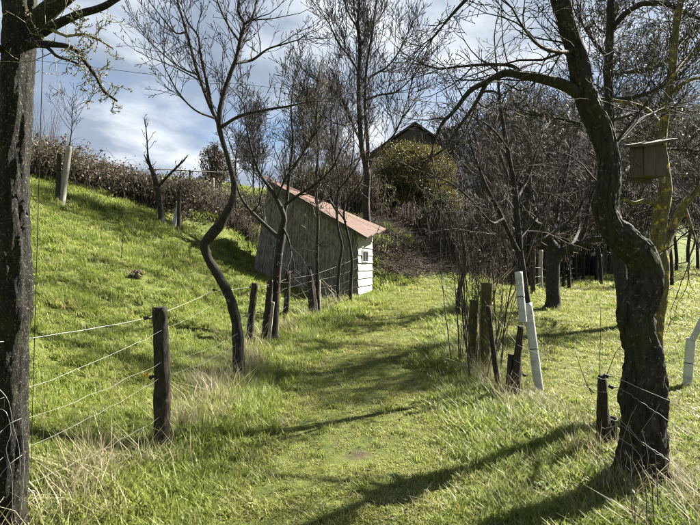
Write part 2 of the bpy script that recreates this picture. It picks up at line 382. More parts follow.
def leaf_cloud(name, centers, size, mat, parent=None, origin=(0, 0, 0), up=.0, aspect=.55):
    """leaf-sized faces (two triangles each, folded along the midrib)"""
    C = np.asarray(centers) - np.array(origin); n = len(C)
    a = rng.normal(size=(n, 3)); a /= np.linalg.norm(a, axis=1, keepdims=True)
    b = np.cross(a, rng.normal(size=(n, 3)) + np.array([0, 0, up])); b /= np.linalg.norm(b, axis=1, keepdims=True)
    s = size * rng.uniform(.6, 1.35, (n, 1)); nn = np.cross(a, b) * s * .12
    V = np.stack([C - a * s * .5, C + b * s * aspect * .5 + nn, C + a * s * .5, C - b * s * aspect * .5 + nn], 1).reshape(-1, 3)
    i = np.arange(n)[:, None] * 4; me = mesh_raw(name, V, np.hstack([i, i + 1, i + 2, i + 3])); return link(name, me, mat, parent)

def box(name, size, loc, mat, parent=None, rot=None, bevel=.004, taper=None):
    bm = bmesh.new(); bmesh.ops.create_cube(bm, size=1)
    for v in bm.verts: v.co = Vector((v.co.x * size[0], v.co.y * size[1], v.co.z * size[2]))
    if bevel: bmesh.ops.bevel(bm, geom=bm.edges[:], offset=bevel, segments=1, affect='EDGES')
    me = bpy.data.meshes.new(name); bm.to_mesh(me); bm.free(); o = link(name, me, mat, parent, loc)
    if rot is not None: o.rotation_euler = rot
    return o
def poly(name, verts, faces, mat, parent=None, loc=None):
    me = bpy.data.meshes.new(name); me.from_pydata([tuple(v) for v in verts], [], faces); me.update()
    bm = bmesh.new(); bm.from_mesh(me); bmesh.ops.recalc_face_normals(bm, faces=bm.faces); bm.to_mesh(me); bm.free()
    return link(name, me, mat, parent, loc)
def prism(name, quad_near, depth_vec, mat, parent=None):
    a = [Vector(q) for q in quad_near]; b = [q + Vector(depth_vec) for q in a]; n = len(a)
    f = [tuple(range(n))[::-1], tuple(range(n, 2 * n))] + [(i, (i + 1) % n, (i + 1) % n + n, i + n) for i in range(n)]
    return poly(name, a + b, f, mat, parent)

# ------------------------------------------------------------------ shed
UX = Vector((-.966, .258, 0)); VX = Vector((.258, .966, 0)); O = Vector((.22, 16.3, 0))
sb = Vector((O.x, O.y, H(O.x, O.y)))
shed = thing('garden_shed', sb, 'weathered grey board shed with rusty corrugated roof and white front beside the path', 'shed')
def SL(u, v, z): return O + UX * u + VX * v + Vector((0, 0, z)) - sb
def roof_z(u, v=0.0): k = v / 2.0; return (2.36 + .56 * (u + .42)) * (1 - k) + (2.72 + .45 * (u + .42)) * k
WL, WD = 3.5, 2.0
nb = 23
for side, v0, rev in (('near', 0.0, 1), ('far', WD, -1)):
    for i in range(nb):
        u0 = WL * i / nb; u1 = WL * (i + 1) / nb - .008
        lean = lambda u: u - .55 * (u / WL) ** 2.2
        t0, t1 = lean(u0), lean(u1); off = random.uniform(-.006, .006) + (.012 if i % 2 else 0)
        q = []
        for (ub, ut) in ((u0, t0), (u1, t1)):
            g_ = O + UX * ub + VX * v0; zb = H(g_.x, g_.y) - .08 + random.uniform(0, .03)
            q.append((ub, ut, zb))
        v = v0 - rev * off
        prism('wall_board', [SL(q[0][0], v, q[0][2]), SL(q[1][0], v, q[1][2]), SL(q[1][1], v, roof_z(q[1][1], v0) - .05), SL(q[0][1], v, roof_z(q[0][1], v0) - .05)],
              VX * (.022 * rev), M['shed_board'], shed)
# uphill end wall
for i in range(13):
    va, vb = .03 + (WD - .06) * i / 13, .03 + (WD - .06) * (i + 1) / 13 - .006
    g_ = O + UX * WL + VX * va
    prism('wall_board', [SL(WL - .03, va, H(g_.x, g_.y) - .1), SL(WL - .03, vb, H(g_.x, g_.y) - .1), SL(WL - .58, vb, roof_z(WL - .58, vb) - .05), SL(WL - .58, va, roof_z(WL - .58, va) - .05)], UX * -.022, M['shed_board'], shed)
# white weatherboard front
zlo = min(H(*(O + VX * s).xy) for s in (0, 1, 2)) - .06; nh = 9; hh = (roof_z(0) - .03 - zlo) / nh
for i in range(nh):
    z0 = zlo + i * hh; ou, iu = -.050 - random.uniform(0, .008), -.012
    prism('weatherboard', [SL(ou, -.005, z0), SL(iu - .005, -.005, z0 + hh + .015), SL(iu + .012, -.005, z0 + hh + .015), SL(ou + .02, -.005, z0)], VX * (WD + .01), M['white_board'], shed)
prism('weatherboard', [SL(-.03, .02, roof_z(0) - .02), SL(-.03, WD, roof_z(0) - .02), SL(-.03, WD, roof_z(0, WD) - .03)], UX * .02, M['white_board'], shed)
box('corner_post', (.07, .07, roof_z(0) - zlo), SL(.05, .06, (roof_z(0) + zlo) / 2 - .03), M['shed_dark'], shed, (0, 0, math.radians(-15)))
# little window in the white front
win = box('window', (.035, .78, .40), SL(-.062, .80, 1.80), M['white_board'], shed, (0, 0, math.radians(-15)))
for s in (-1, 1):
    p = box('pane', (.02, .31, .31), (.016, s * .185, 0), M['glass'], win, bevel=.002)
# barge board, rafters, roof sheets
prism('barge_board', [SL(-.33, -.14, roof_z(-.33) - .13), SL(3.1, -.14, roof_z(3.1) - .13), SL(3.1, -.14, roof_z(3.1) - .012), SL(-.33, -.14, roof_z(-.33) - .012)], VX * .025, M['shed_dark'], shed)
poly('fascia', [SL(-.30, -.10, roof_z(-.3, -.1) - .10), SL(-.30, -.10, roof_z(-.3, -.1) - .015), SL(-.30, 2.1, roof_z(-.3, 2.1) - .015), SL(-.30, 2.1, roof_z(-.3, 2.1) - .10), SL(-.27, -.10, roof_z(-.3, -.1) - .10), SL(-.27, -.10, roof_z(-.3, -.1) - .015), SL(-.27, 2.1, roof_z(-.3, 2.1) - .015), SL(-.27, 2.1, roof_z(-.3, 2.1) - .10)], [(0, 1, 2, 3), (4, 5, 6, 7), (0, 1, 5, 4), (1, 2, 6, 5), (2, 3, 7, 6), (3, 0, 4, 7)], M['shed_dark'], shed)
for k in range(4):
    v = .05 + k * .62
    prism('rafter', [SL(-.26, v, roof_z(-.26, v) - .09), SL(3.0, v, roof_z(3.0, v) - .09), SL(3.0, v, roof_z(3.0, v) - .02), SL(-.26, v, roof_z(-.26, v) - .02)], VX * .05, M['shed_dark'], shed)
for tier, (ua, ub, dz) in enumerate(((-.42, 1.35, .012), (1.2, 3.25, .034))):
    for k in range(4):
        va = -.22 + k * .625; vb = va + .66; nc = 34; V, Q = [], []
        tw = random.uniform(-.012, .012); e0 = random.uniform(-.05, .04)
        for a in range(9):
            u = (ua + e0) + (ub - ua) * a / 8
            for c in range(nc):
                v = va + (vb - va) * c / (nc - 1)
                z = roof_z(u, v) + dz + .010 * (k % 2) + .020 * math.sin(v * 2 * math.pi / .11) + tw * (v - va) / .6 + .006 * math.sin(u * 5 + k)
                V.append(SL(u, v, z))
        for a in range(8):
            for c in range(nc - 1): Q.append((a * nc + c, a * nc + c + 1, (a + 1) * nc + c + 1, (a + 1) * nc + c))
        link('roof_sheet', mesh_raw('roof_sheet', [tuple(v) for v in V], Q, True), M['rust'], shed)
T = Tubes(); T.add([SL(-.38, 1.2, roof_z(-.38, 1.2)), SL(-.5, 1.25, 2.95), SL(-.62, 1.25, 3.25)], [.014, .012, .006], 5)
link('stick', T.mesh('stick'), M['twig_pale'], shed)

# ------------------------------------------------------------------ houses behind
def house(name, label, x0, x1, y0, y1, ze, zr, mat_w, mat_r, along='y', hip=0, windows=()):
    xc, yc = (x0 + x1) / 2, (y0 + y1) / 2; zb = min(H(x0, y0), H(x1, y0), H(x0, y1), H(x1, y1)) - .3
    r = thing(name, (xc, y0, H(xc, y0)), label, 'house'); o = r.location; L = lambda x, y, z: Vector((x, y, z)) - o
    if along == 'y':
        sec = [L(x0, y0, zb), L(x1, y0, zb), L(x1, y0, ze), L(xc, y0, zr - .1), L(x0, y0, ze)]; prism('wall', sec, (0, y1 - y0, 0), mat_w, r)
        for s in (-1, 1):
            e = .35; xe = x0 - e if s < 0 else x1 + e; ze2 = ze - e * (zr - ze) / (xc - x0)
            prism('roof', [L(xe, y0 - .25, ze2 + .02), L(xc + s * .01, y0 - .25, zr), L(xc + s * .01, y0 - .25, zr + .14), L(xe, y0 - .25, ze2 + .16)], (0, y1 - y0 + .5, 0), mat_r, r)
    else:
        prism('wall', [L(x0, y0, zb), L(x1, y0, zb), L(x1, y0, ze), L(x0, y0, ze)], (0, y1 - y0, 0), mat_w, r)
        a = [L(x0 - .3, y0 - .3, ze), L(x1 + .3, y0 - .3, ze), L(x1 + .3, y1 + .3, ze), L(x0 - .3, y1 + .3, ze), L(x0 + hip, yc, zr), L(x1 - hip, yc, zr)]
        poly('roof', a, [(0, 1, 5, 4), (1, 2, 5), (2, 3, 4, 5), (3, 0, 4), (0, 3, 2, 1)], mat_r, r)
    for (wx, wz, ww, wh) in windows:
        wn = box('window', (ww, .08, wh), L(wx, y0 - .02, wz), M['render'], r); box('pane', (ww - .14, .03, wh - .14), (0, -.04, 0), M['glass'], wn, bevel=0)
    return r
house('stone_house', 'dark stone house with steep gable end behind the golden bush', 1.6, 7.2, 36, 45, 9.05, 11.0, M['stone'], M['roof_tile'])
house('stone_house', 'low brown house with hipped roof seen left of the tall bare tree', -3.2, .9, 40, 46, 7.8, 9.5, M['brick'], M['roof_tile'], 'x', 1.2, windows=[(-2.0, 6.9, .7, .8)])
house('cottage', 'far cottage with red roof and pale wall beyond the right hand trees', 37.5, 43.5, 76, 82, 8.6, 10.6, M['render'], M['red_roof'], 'x', .5, windows=[(39, 7.6, .9, 1.0), (41.8, 7.6, .9, 1.0)])

# ------------------------------------------------------------------ fences
def post(root, u, v_top, v_base, wpx, d, lean=0, mat='post', sq=0, dd=0, name='post', seed=1, jag=False, d_top=0):
    b = on_ground(u, d, .15); tpt = px(u + lean, v_top, d + d_top); o = root.location
    r = wpx / F * d / 2
    mid = (b + tpt) / 2 + Vector((random.uniform(-1, 1), 0, 0)) * r * .25
    rad = [r * 1.05, r, r * .96] if not jag else [r * 1.2, r * .95, r * .55]
    return solid(name, [tuple(b), tuple(mid), tuple(tpt)], rad, M[mat], root, o, sides=20, rings=26, amp=.10 if not jag else .22, lump=.10 if not jag else .3, seed=seed * 3.7, cap='flat', square=sq)
def insulator(root, par, p, yellow=False):
    o = root.location; T = Tubes(); p = Vector(p); s = .013
    T.add([p + Vector((0, -.022, 0)), p + Vector((0, -.02, 0)), p, p + Vector((0, .02, 0)), p + Vector((0, .022, 0))], [.004, s * 1.25, s * .8, s * 1.25, .004], 10)
    T.add([p, p + Vector((.03, .0, -.003)), p + Vector((.055, .0, 0))], [.006, .006, .004], 6)
    return link('insulator', T.mesh('insulator', o), M['yellow' if yellow else 'insulator'], par)
def wire(root, pts, r, mat='wire', sag=.03, wob=.004, name='wire'):
    out = []
    for a, b in zip(pts[:-1], pts[1:]):
        a, b = Vector(a), Vector(b); n = 14
        for i in range(n + (b is Vector(pts[-1]))):
            t = i / n; p = a.lerp(b, t); p.z -= sag * 4 * t * (1 - t) * (b - a).length / 3
            out.append(p + Vector((random.gauss(0, wob), 0, random.gauss(0, wob))))
    out.append(Vector(pts[-1]))
    T = Tubes(); T.add(out, [r] * len(out), 5); return link(name, T.mesh(name, root.location), M[mat], root)
def netting(root, a, b, zs, r, step=.16, wob=.012):
    """upright stay wires between two ends of a fence bay, knotted to the horizontals"""
    T = Tubes(); a = Vector(a); b = Vector(b); n = int((b - a).length / step)
    for i in range(1, n):
        t = i / n; q = a.lerp(b, t); g_ = H(q.x, q.y); pts = []
        for z in zs: pts.append(Vector((q.x + random.gauss(0, wob), q.y + random.gauss(0, wob), g_ + z - .02 * 4 * t * (1 - t))))
        T.add(pts, [r] * len(pts), 3)
    if T.count(): tag(link('netting', T.mesh('netting', root.location), M['wire'], root), kind='stuff')

lf = thing('wire_fence', on_ground(160, 4.4), 'old stock fence of wooden posts and pale wires along the left of the path', 'fence')
p1 = post(lf, 161, 307, 452, 14.5, 4.4, lean=-1, sq=.35, seed=1)
p2 = post(lf, 249, 283, 350, 7, 9.6, lean=6, seed=2)
p3 = post(lf, 264, 280, 346, 9, 10.0, lean=7, seed=3, jag=True, d_top=.1)
p4 = post(lf, 267, 302, 346, 3.4, 9.9, lean=6, mat='post_pale', seed=4, sq=.6, name='stake')
p5 = post(lf, 285, 271, 326, 6, 12.4, lean=3, seed=5)
p6 = post(lf, 315, 266, 320, 8, 13, lean=-6, seed=6, jag=True)
p7 = post(lf, 319, 280, 320, 3.2, 13.2, lean=0, mat='post_pale', seed=7, name='stake')
for par, (u, v, d), yl in ((p1, (146, 318, 4.36), 0), (p1, (145.5, 375, 4.36), 1), (p1, (151.5, 377, 4.38), 0), (p1, (214, 290, 7.06), 0), (p2, (250.5, 287, 9.5), 0), (p3, (268, 287, 9.9), 0), (p3, (277, 293, 10.0), 0), (p3, (258, 312, 9.8), 0)):
    insulator(lf, par, px(u, v, d), yl)
def lw(seq, r, **k): wire(lf, [px(*q) for q in seq], r, **k)
lw([(-140, 352, 2.0), (8, 341, 2.84), (147, 318, 4.36), (214, 290, 7.06), (249, 287, 9.5), (268, 285, 9.9), (286, 279, 12.3), (312, 275, 12.9), (357, 258, 16.2)], .0018, mat='tape', sag=.02, wob=.001)
lw([(-140, 440, 2.0), (8, 395, 2.84), (160, 331, 4.34), (226, 294, 7.06), (250, 300, 9.5), (264, 296, 9.9), (286, 288, 12.3), (311, 281, 12.9), (357, 268, 16.2)], .0014, sag=.045)
lw([(-140, 500, 2.0), (8, 425, 2.84), (160, 362, 4.34), (238, 333, 7.05), (250, 313, 9.5), (264, 308, 9.9), (286, 298, 12.3), (311, 289, 12.9), (357, 277, 16.2)], .0011, sag=.06, wob=.006)
lw([(-140, 560, 2.0), (8, 455, 2.84), (160, 378, 4.34), (238, 343, 7.05), (250, 325, 9.5), (264, 320, 9.9), (286, 307, 12.3), (312, 299, 12.9), (357, 286, 16.2)], .0010, sag=.05, wob=.006)
lw([(-140, 640, 2.0), (8, 492, 2.84), (160, 418, 4.34), (238, 362, 7.05), (250, 338, 9.5), (264, 332, 9.9), (286, 316, 12.3), (313, 308, 12.9), (357, 293, 16.2)], .0010, sag=.05, wob=.007)
zs = (.06, .25, .45, .65, .82)
ends = [(8, 2.86), (160, 4.36), (238, 7.06), (250, 9.5), (286, 12.3), (312, 12.9), (355, 16.1)]
for (u0, d0), (u1, d1) in zip(ends[:-1], ends[1:]): netting(lf, on_ground(u0, d0), on_ground(u1, d1), zs, .0013, .24 if d0 < 8 else .3, .018)
# curled loose wire at the left tree
for pts_ in ([(-6, 384, 2.7), (8, 400, 2.72), (13, 425, 2.73), (19, 448, 2.74), (20, 475, 2.74)], [(-6, 408, 2.72), (6, 412, 2.72), (11, 432, 2.72), (6, 450, 2.71), (12, 475, 2.72), (12, 520, 2.74)],
             [(-5, 440, 2.7), (8, 425, 2.7), (22, 418, 2.76)], [(-5, 482, 2.7), (9, 465, 2.7), (22, 455, 2.77)], [(22, 420, 2.76), (24, 470, 2.78), (20, 520, 2.78)]):
    P_ = [Vector(p) for p in catmull([tuple(px(*q)) for q in pts_], 16)]; T = Tubes(); T.add(P_, [.0016] * 16, 5); link('loose_wire', T.mesh('loose_wire', lf.location), M['wire'], lf)

rf = thing('wire_fence', on_ground(602, 4.5), 'broken stock fence of rotten posts and slack wires right of the path', 'fence')
q1 = post(rf, 604, 375, 450, 12, 4.5, lean=-2, seed=11, jag=True, sq=.2)
q1b = post(rf, 611, 416, 455, 9, 4.6, lean=2, seed=12, jag=True)
q2 = post(rf, 513, 326, 400, 9, 6.15, lean=8, seed=13, jag=True)
q3 = post(rf, 508, 354, 398, 6, 6.2, lean=3, seed=14)
q4 = post(rf, 483, 283, 372, 11, 7.7, lean=4, mat='post_moss', seed=15)
q5 = post(rf, 471, 300, 370, 9, 7.9, lean=3, mat='post_moss', seed=16)
q6 = post(rf, 501, 306, 395, 5, 6.6, lean=-13, seed=17)
for par, p in ((q1, (606, 376, 4.44)), (q1, (611, 387, 4.45)), (q1, (612, 421, 4.5)), (q2, (524, 375, 6.1)), (q2, (519, 327, 6.1))): insulator(rf, par, px(*p))
def rw(seq, r, **k): wire(rf, [px(*q) for q in seq], r, **k)
rw([(484, 300, 7.6), (518, 345, 6.1), (602, 379, 4.42), (622, 380, 3.72), (668, 400, 3.55), (790, 455, 2.6)], .0020, sag=.02, mat='tape', wob=.001)
rw([(484, 318, 7.6), (514, 360, 6.1), (602, 392, 4.42), (621, 388, 3.71), (665, 418, 3.55), (790, 490, 2.6)], .0016, sag=.04)
rw([(484, 334, 7.6), (513, 372, 6.1), (602, 428, 4.45), (620, 424, 3.70), (664, 458, 3.54), (790, 540, 2.6)], .0018, sag=.04)
rw([(484, 352, 7.6), (513, 385, 6.1), (604, 442, 4.45), (619, 418, 3.70), (646, 446, 3.6), (668, 460, 3.55)], .0020, sag=.03)
rw([(618, 437, 3.68), (632, 446, 3.63), (640, 456, 3.61), (645, 470, 3.58), (656, 484, 3.5), (668, 496, 3.45)], .0022, sag=.0, wob=.0018, name='loose_wire')
for s_ in ([(641, 432, 3.62), (652, 416, 3.62), (660, 404, 3.62)], [(630, 478, 3.6), (633, 450, 3.62), (628, 425, 3.63), (637, 405, 3.64)], [(646, 478, 3.6), (648, 455, 3.6), (642, 430, 3.62)], [(622, 474, 3.6), (621, 448, 3.66), (632, 412, 3.64)]):
    P_ = [Vector(p) for p in catmull([tuple(px(*q)) for q in s_], 10)]; T = Tubes(); T.add(P_, [.0013] * 10, 4); link('netting_wire', T.mesh('netting_wire', rf.location), M['wire'], rf)
# thin switches standing by the broken post
T = Tubes()
for a in ([(600, 376, 4.46), (600, 350, 4.46), (601, 330, 4.45), (600, 300, 4.45)], [(607, 374, 4.44), (616, 352, 4.3), (630, 335, 4.1), (642, 312, 3.95)], [(592, 395, 4.46), (585, 380, 4.46), (575, 352, 4.46)]):
    T = Tubes(); T.add([px(*q) for q in a], [.004, .0032, .0026, .0018][:len(a)], 4); link('switch', T.mesh('switch', rf.location), M['twig'], rf)
T = Tubes(); T.add([px(594, 393, 4.45), px(586, 385, 4.45)], [.006, .004], 4); link('switch', T.mesh('switch', rf.location), M['twig_pale'], rf)

# far field fence behind the meadow tree
ff = thing('field_fence', on_ground(533, 19), 'far line of thin field posts running behind the orchard tree', 'fence')
fl = [(533, 249, 19, 4.5), (541, 250, 22, 4), (547, 252, 24, 3.4), (556, 254, 27, 3), (563, 250, 30, 3), (569, 254, 33, 2.6), (576, 252, 36, 2.6), (583, 255, 40, 2.4)]
for k, (u, v, d, wd_) in enumerate(fl): post(ff, u, v, 0, wd_, d, lean=random.uniform(-1, 1.5), seed=20 + k, mat='post_pale' if k in (1,) else 'post')
for hz in (.3, .6, .95):
    wire(ff, [on_ground(u, d) + Vector((0, 0, hz)) for u, v, d, _ in fl], .005, sag=.01, wob=.002)

# dark board fence far across the meadow
bf = thing('board_fence', on_ground(606, 46), 'dark wooden board fence at the far end of the meadow', 'fence')
for k in range(15):
    u = 590 + k * 2.35; b_ = on_ground(u, 46 + .1 * k); hgt = 2.2 + random.uniform(-.15, .1)
    box('board', (.19, .03, hgt), b_ + Vector((0, (k % 2) * .02, hgt / 2 - .1)) - bf.location, M['board_far'], bf, (0, random.uniform(-.02, .02), random.uniform(-.1, .1)), bevel=0)
for k in (0, 6, 13): 
    b_ = on_ground(589 + k * 2.4, 46.2); box('post', (.16, .16, 2.5), b_ + Vector((0, .1, 1.15)) - bf.location, M['board_far'], bf, bevel=.01)
tp_ = on_ground(596, 44.5); tr_ = thing('tarpaulin_stack', tp_, 'dark blue covered stack with pale top in front of the board fence', 'stack')
solid('cover', [tuple(tp_ - Vector((0, 0, .1))), tuple(tp_ + Vector((0, 0, .9))), tuple(tp_ + Vector((.05, 0, 1.75)))], [.42, .48, .36], M['tarp'], tr_, tp_, sides=20, rings=20, amp=.06, lump=.2, square=.5, cap='flat')
solid('pale_top', [tuple(tp_ + Vector((.03, 0, 1.72))), tuple(tp_ + Vector((.05, 0, 1.9))), tuple(tp_ + Vector((.06, 0, 2.02)))], [.40, .36, .22], M['render'], tr_, tp_, sides=20, rings=12, amp=.05, lump=.2, square=.4)

# ------------------------------------------------------------------ tree guards and stakes
def guard(name, label, p0, p1, r, mat='guard', cat='tree guard', bands=3, group=None, open_top=True):
    p0, p1 = Vector(p0), Vector(p1); root = thing(name, p0, label, cat, group); o = p0
    ax = (p1 - p0); L = ax.length; ax.normalize(); u = ax.cross(Vector((0, 1, 0))).normalized(); v = ax.cross(u)
    V, Q, n, m_ = [], [], 18, 22
    prof = [(t / m_ * L, r * (1 + .02 * math.sin(t * 1.7))) for t in range(m_ + 1)] + [(L, r * .86), (L - .25, r * .84)]
    for s, rr in prof:
        for j in range(n):
            a = 2 * math.pi * j / n; k = 1 + .04 * noise.noise(Vector((math.cos(a), math.sin(a), s * 6)))
            V.append(ax * s + (u * math.cos(a) + v * math.sin(a)) * rr * k)
    for i in range(len(prof) - 1):
        for j in range(n): Q.append((i * n + j, i * n + (j + 1) % n, (i + 1) * n + (j + 1) % n, (i + 1) * n + j))
    link('tube', mesh_raw('tube', [tuple(q) for q in V], Q, True), M[mat], root)
    for b_ in range(bands):
        s = L * (b_ + .7) / (bands + .4); T = Tubes(); ring = [ax * s + (u * math.cos(a) + v * math.sin(a)) * (r * 1.04) for a in np.linspace(0, 2 * math.pi, 15)]
        T.add(ring, [.005] * 15, 4); link('tie', T.mesh('tie'), M['insulator'], root)
    return root
GB = on_ground(540, 6.6, .04); GT = px(527.5, 303, 6.75)
guard('tree_guard', 'long white plastic tree guard standing on the ground by the right fence', GB, GT, .056, bands=1)
guard('tree_guard', 'shorter white plastic tube tied higher up against the leaning fence stake', px(523, 322, 6.35), px(518.5, 272, 6.45), .047, bands=1)
gb = on_ground(687, 6.9, .03)
guard('tree_guard', 'white tree guard alone on the right meadow at the frame edge', gb, px(691, 338, 6.9), .057, bands=1)
guard('tree_guard', 'white pole leaning up to the right from the lone meadow guard', px(692.5, 340, 6.86), px(712, 300, 6.8), .038, bands=0, cat='pole')

def sapling_stake(root, u0, v0, u1, v1, w_, d, mat): return post(root, u0, v1, v0, w_, d, lean=u1 - u0, mat=mat)

# ------------------------------------------------------------------ trees: the ones traced from the picture
FR = dict(dens=[6.0, 8.5, 9.0], len=[.95, .36, .10], seg=.09, wander=.30, up=.05, ang=(35, 80), lift=.12, clear=.66)
def lichen_tufts(T, n, R_):
    C = []
    allp = [p for L in T.g.values() for a in L for p in a[0]]
    for _ in range(n):
        p = random.choice(allp); C.append(tuple(p + rnd_dir() * random.random() * R_))
    return C

# big twisted tree, right foreground
front = [(643,486,62),(643,465,52),(643,440,49),(643,410,46),(644,380,45),(644,356,42),(637,330,38),(635,311,38),(642,293,35),(645,272,35),(638,255,34),(624,240,33),(611,226,27),(606,207,27),(609,180,24),(608,156,22),(601,130,25),(590,108,25),(582,82,21),(577,56,20),(568,30,19),(560,0,19),(553,-30,17),(545,-75,14),(535,-140,10),(530,-200,6)]
tree('fruit_tree', 'twisted dark fruit tree with wires across its trunk, right foreground', 3.9, front,
     [[(588,100,13),(566,86,12),(540,78,10),(520,75,8.5,-.05),(505,73,7.5,-.1),(488,81,6,-.1),(470,91,5,-.15),(455,110,4,-.2),(442,124,3,-.2),(434,142,2,-.2)],
      [(487,81,4.5,-.1),(480,96,4,-.1),(469,113,3.2,-.1),(456,131,2.6,-.1),(446,148,1.8,-.1)],
      [(524,75,4,-.05),(512,66,3.5,.05),(490,64.5,3,.1),(465,66,2.4,.15),(440,69,1.8,.2)],
      [(556,-18,9),(535,-32,7,-.1),(505,-30,6,-.2),(478,-12,4.5,-.3),(458,8,3.2,-.3),(444,24,2.2,-.3)],
      [(540,-100,8),(560,-130,7,.2),(600,-150,5,.4),(650,-140,4,.5)],
      [(575,50,5),(560,52,4,-.2),(540,46,3,-.4),(525,30,2.2,-.5),(512,8,1.6,-.6)],
      [(606,150,6,.1),(622,138,4,.3),(640,120,3,.5),(660,110,2,.7)]],
     dict(FR, rmin=.0022, dens=[8, 9.5, 11.0], len=[.8, .30, .08], thick=.011), ('bark_front', 'bark_front', 'twig_dark'),
     tr=dict(sides=64, rings=300, amp=.17, lump=.16, flare=.30), ws=.87)

fr_ = [o for o in COL.objects if o.get('label', '').startswith('twisted dark')][0]
sc_p, sc_r = traced([(648,246,2,-.07),(652,251,4,-.09),(656,258,5,-.09),(659,266,4,-.06),(660,273,1.5,-.03)], 3.9)
solid('broken_wood', [tuple(p) for p in sc_p], sc_r, M['post_pale'], fr_, fr_.location, sides=12, rings=24, amp=.3, lump=.3, seed=3)
# left foreground tree
def left_extra(T, root, base):
    T2 = Tubes()
    lp, lr = traced([(30,42,6,-.1),(45,44,6,-.14),(65,46,5,-.18),(78,52,4.5,-.2),(87,64,4,-.22),(97,78,3.4,-.24),(104,91,2.8,-.26),(117,101,2,-.28)], 2.9)
    solid('limb', [tuple(p) for p in lp], lr, M['bark_left'], root, base, sides=10, rings=40, amp=.15, lump=.2, seed=4)
    P = dict(dens=[30, 26, 14], len=[.16, .07, .035], seg=.03, wander=.5, up=.03, ang=(40, 90), lift=.1, rmin=.0019, thick=.02)
    spawn(T2, lp, lr, 0, P, .12)
    lp3, lr3 = traced([(52,30,4,-.2),(66,36,3,-.22),(84,34,2.4,-.25),(100,40,2,-.28),(112,48,1.6,-.3)], 2.9); T2.add(lp3, lr3, 5); spawn(T2, lp3, lr3, 0, P, .1)
    tag(link('spurs', T2.mesh('spurs', base), M['twig_lichen'], root), kind='stuff')
    tag(leaf_cloud('lichen', lichen_tufts(T2, 1500, .010), .011, M['lichen'], root, base), kind='stuff')
tree('mossy_tree', 'dark mossy trunk at the left frame edge with lichened branch', 2.9,
     [(8,548,40),(8,525,35),(9,450,34),(9,345,34),(13,307,36),(12,250,34),(12,170,30),(16,104,30),(19,60,29),(20,20,30),(20,-15,30),(18,-60,25),(10,-120,20),(-5,-190,13),(-10,-260,7)],
     [[(24,48,14),(40,34,10,-.05),(60,23,8.5,-.1),(80,14,7.5,-.15),(100,8,6.5,-.18),(118,-2,5.5,-.2),(142,-16,4,-.22),(170,-34,2.5,-.25)],
      [(22,42,22),(38,22,20),(56,4,17),(78,-14,14),(100,-40,10),(120,-80,6)],
      [(32,46,4,-.1),(46,47,3.5,-.16),(57,56,3,-.18),(68,60,2.4,-.19),(79,64,1.6,-.2)],
      [(14,60,8),(-4,45,6,-.1),(-24,30,5,-.2),(-50,10,4,-.2)]],
     dict(dens=[9, 12, 8], len=[.30, .12, .05], seg=.05, wander=.3, up=.04, ang=(35, 80), lift=.05, clear=.8, rmin=.0016),
     ('bark_left', 'bark_left', 'twig_lichen'), tr=dict(sides=52, rings=220, amp=.13, lump=.12, flare=.25), extra=left_extra)

# curving slim tree in the left fence
SLIM = dict(dens=[5.0, 7.5, 8.0], len=[1.2, .45, .11], seg=.13, wander=.22, up=.09, ang=(28, 62), lift=.22, clear=.62)
tree('fruit_tree', 'slender s-curved bare tree standing in the left fence line', 7.1,
     [(239,383,13),(239,364,12),(238,340,11.5),(236,320,10.5),(230.5,300,9.5),(221,280,10),(209,260,9),(205,248,10),(207,240,10.5),(219,226,12),(227,212,9),(232,200,7),(234,184,6.5),(231,170,6),(228,158,6),(222,138,6.5),(219,122,7),(222,100,6),(230,75,5.5),(236,60,5.5),(240,42,5),(244,24,4.2),(238,10,3.2),(241,-10,2.5),(243,-40,1.6)],
     [[(219,124,6),(211,108,5.5,.1),(204,90,5,.15),(197,70,4.5,.2),(191,48,4.2,.2),(186,30,3.8,.2),(180,10,3,.2),(174,-12,2,.2)],
      [(213,112,4,-.1),(209,92,4,-.15),(204,70,3.6,-.2),(200,50,3.2,-.25),(198,36,2.8,-.25),(188,22,2,-.3),(182,5,1.4,-.3)],
      [(221,127,5,.0),(240,116,4.2,-.3),(265,110,3.5,-.5),(290,106,2.6,-.6),(306,102,1.6,-.6)],
      [(236,63,4,.0),(252,60,3.4,.2),(268,49,2.6,.3),(284,44,2,.4),(298,40,1.4,.4)],
      [(240,42,3.5),(230,28,3,.2),(220,8,2.4,.3),(214,-12,1.6,.4)],
      [(245,24,3.2),(252,18,2.6,-.1),(256,2,2,-.2),(258,-20,1.4,-.2)],
      [(214,118,3,-.1),(195,110,2.4,-.3),(178,92,2,-.4),(165,68,1.4,-.4)],
      [(199,75,2.6,.2),(185,70,2,.4),(170,60,1.7,.5),(150,42,1.2,.5)],
      [(187,32,2.8,.2),(176,33,2.2,.2),(164,20,1.8,.2),(152,5,1.4,.2)]],
     dict(SLIM, dens=[6.5, 8, 9.5], len=[.95, .36, .09]), ('bark', 'bark', 'twig_dark'), tr=dict(sides=22, rings=120, amp=.12, lump=.12, flare=.2), wf=.72)

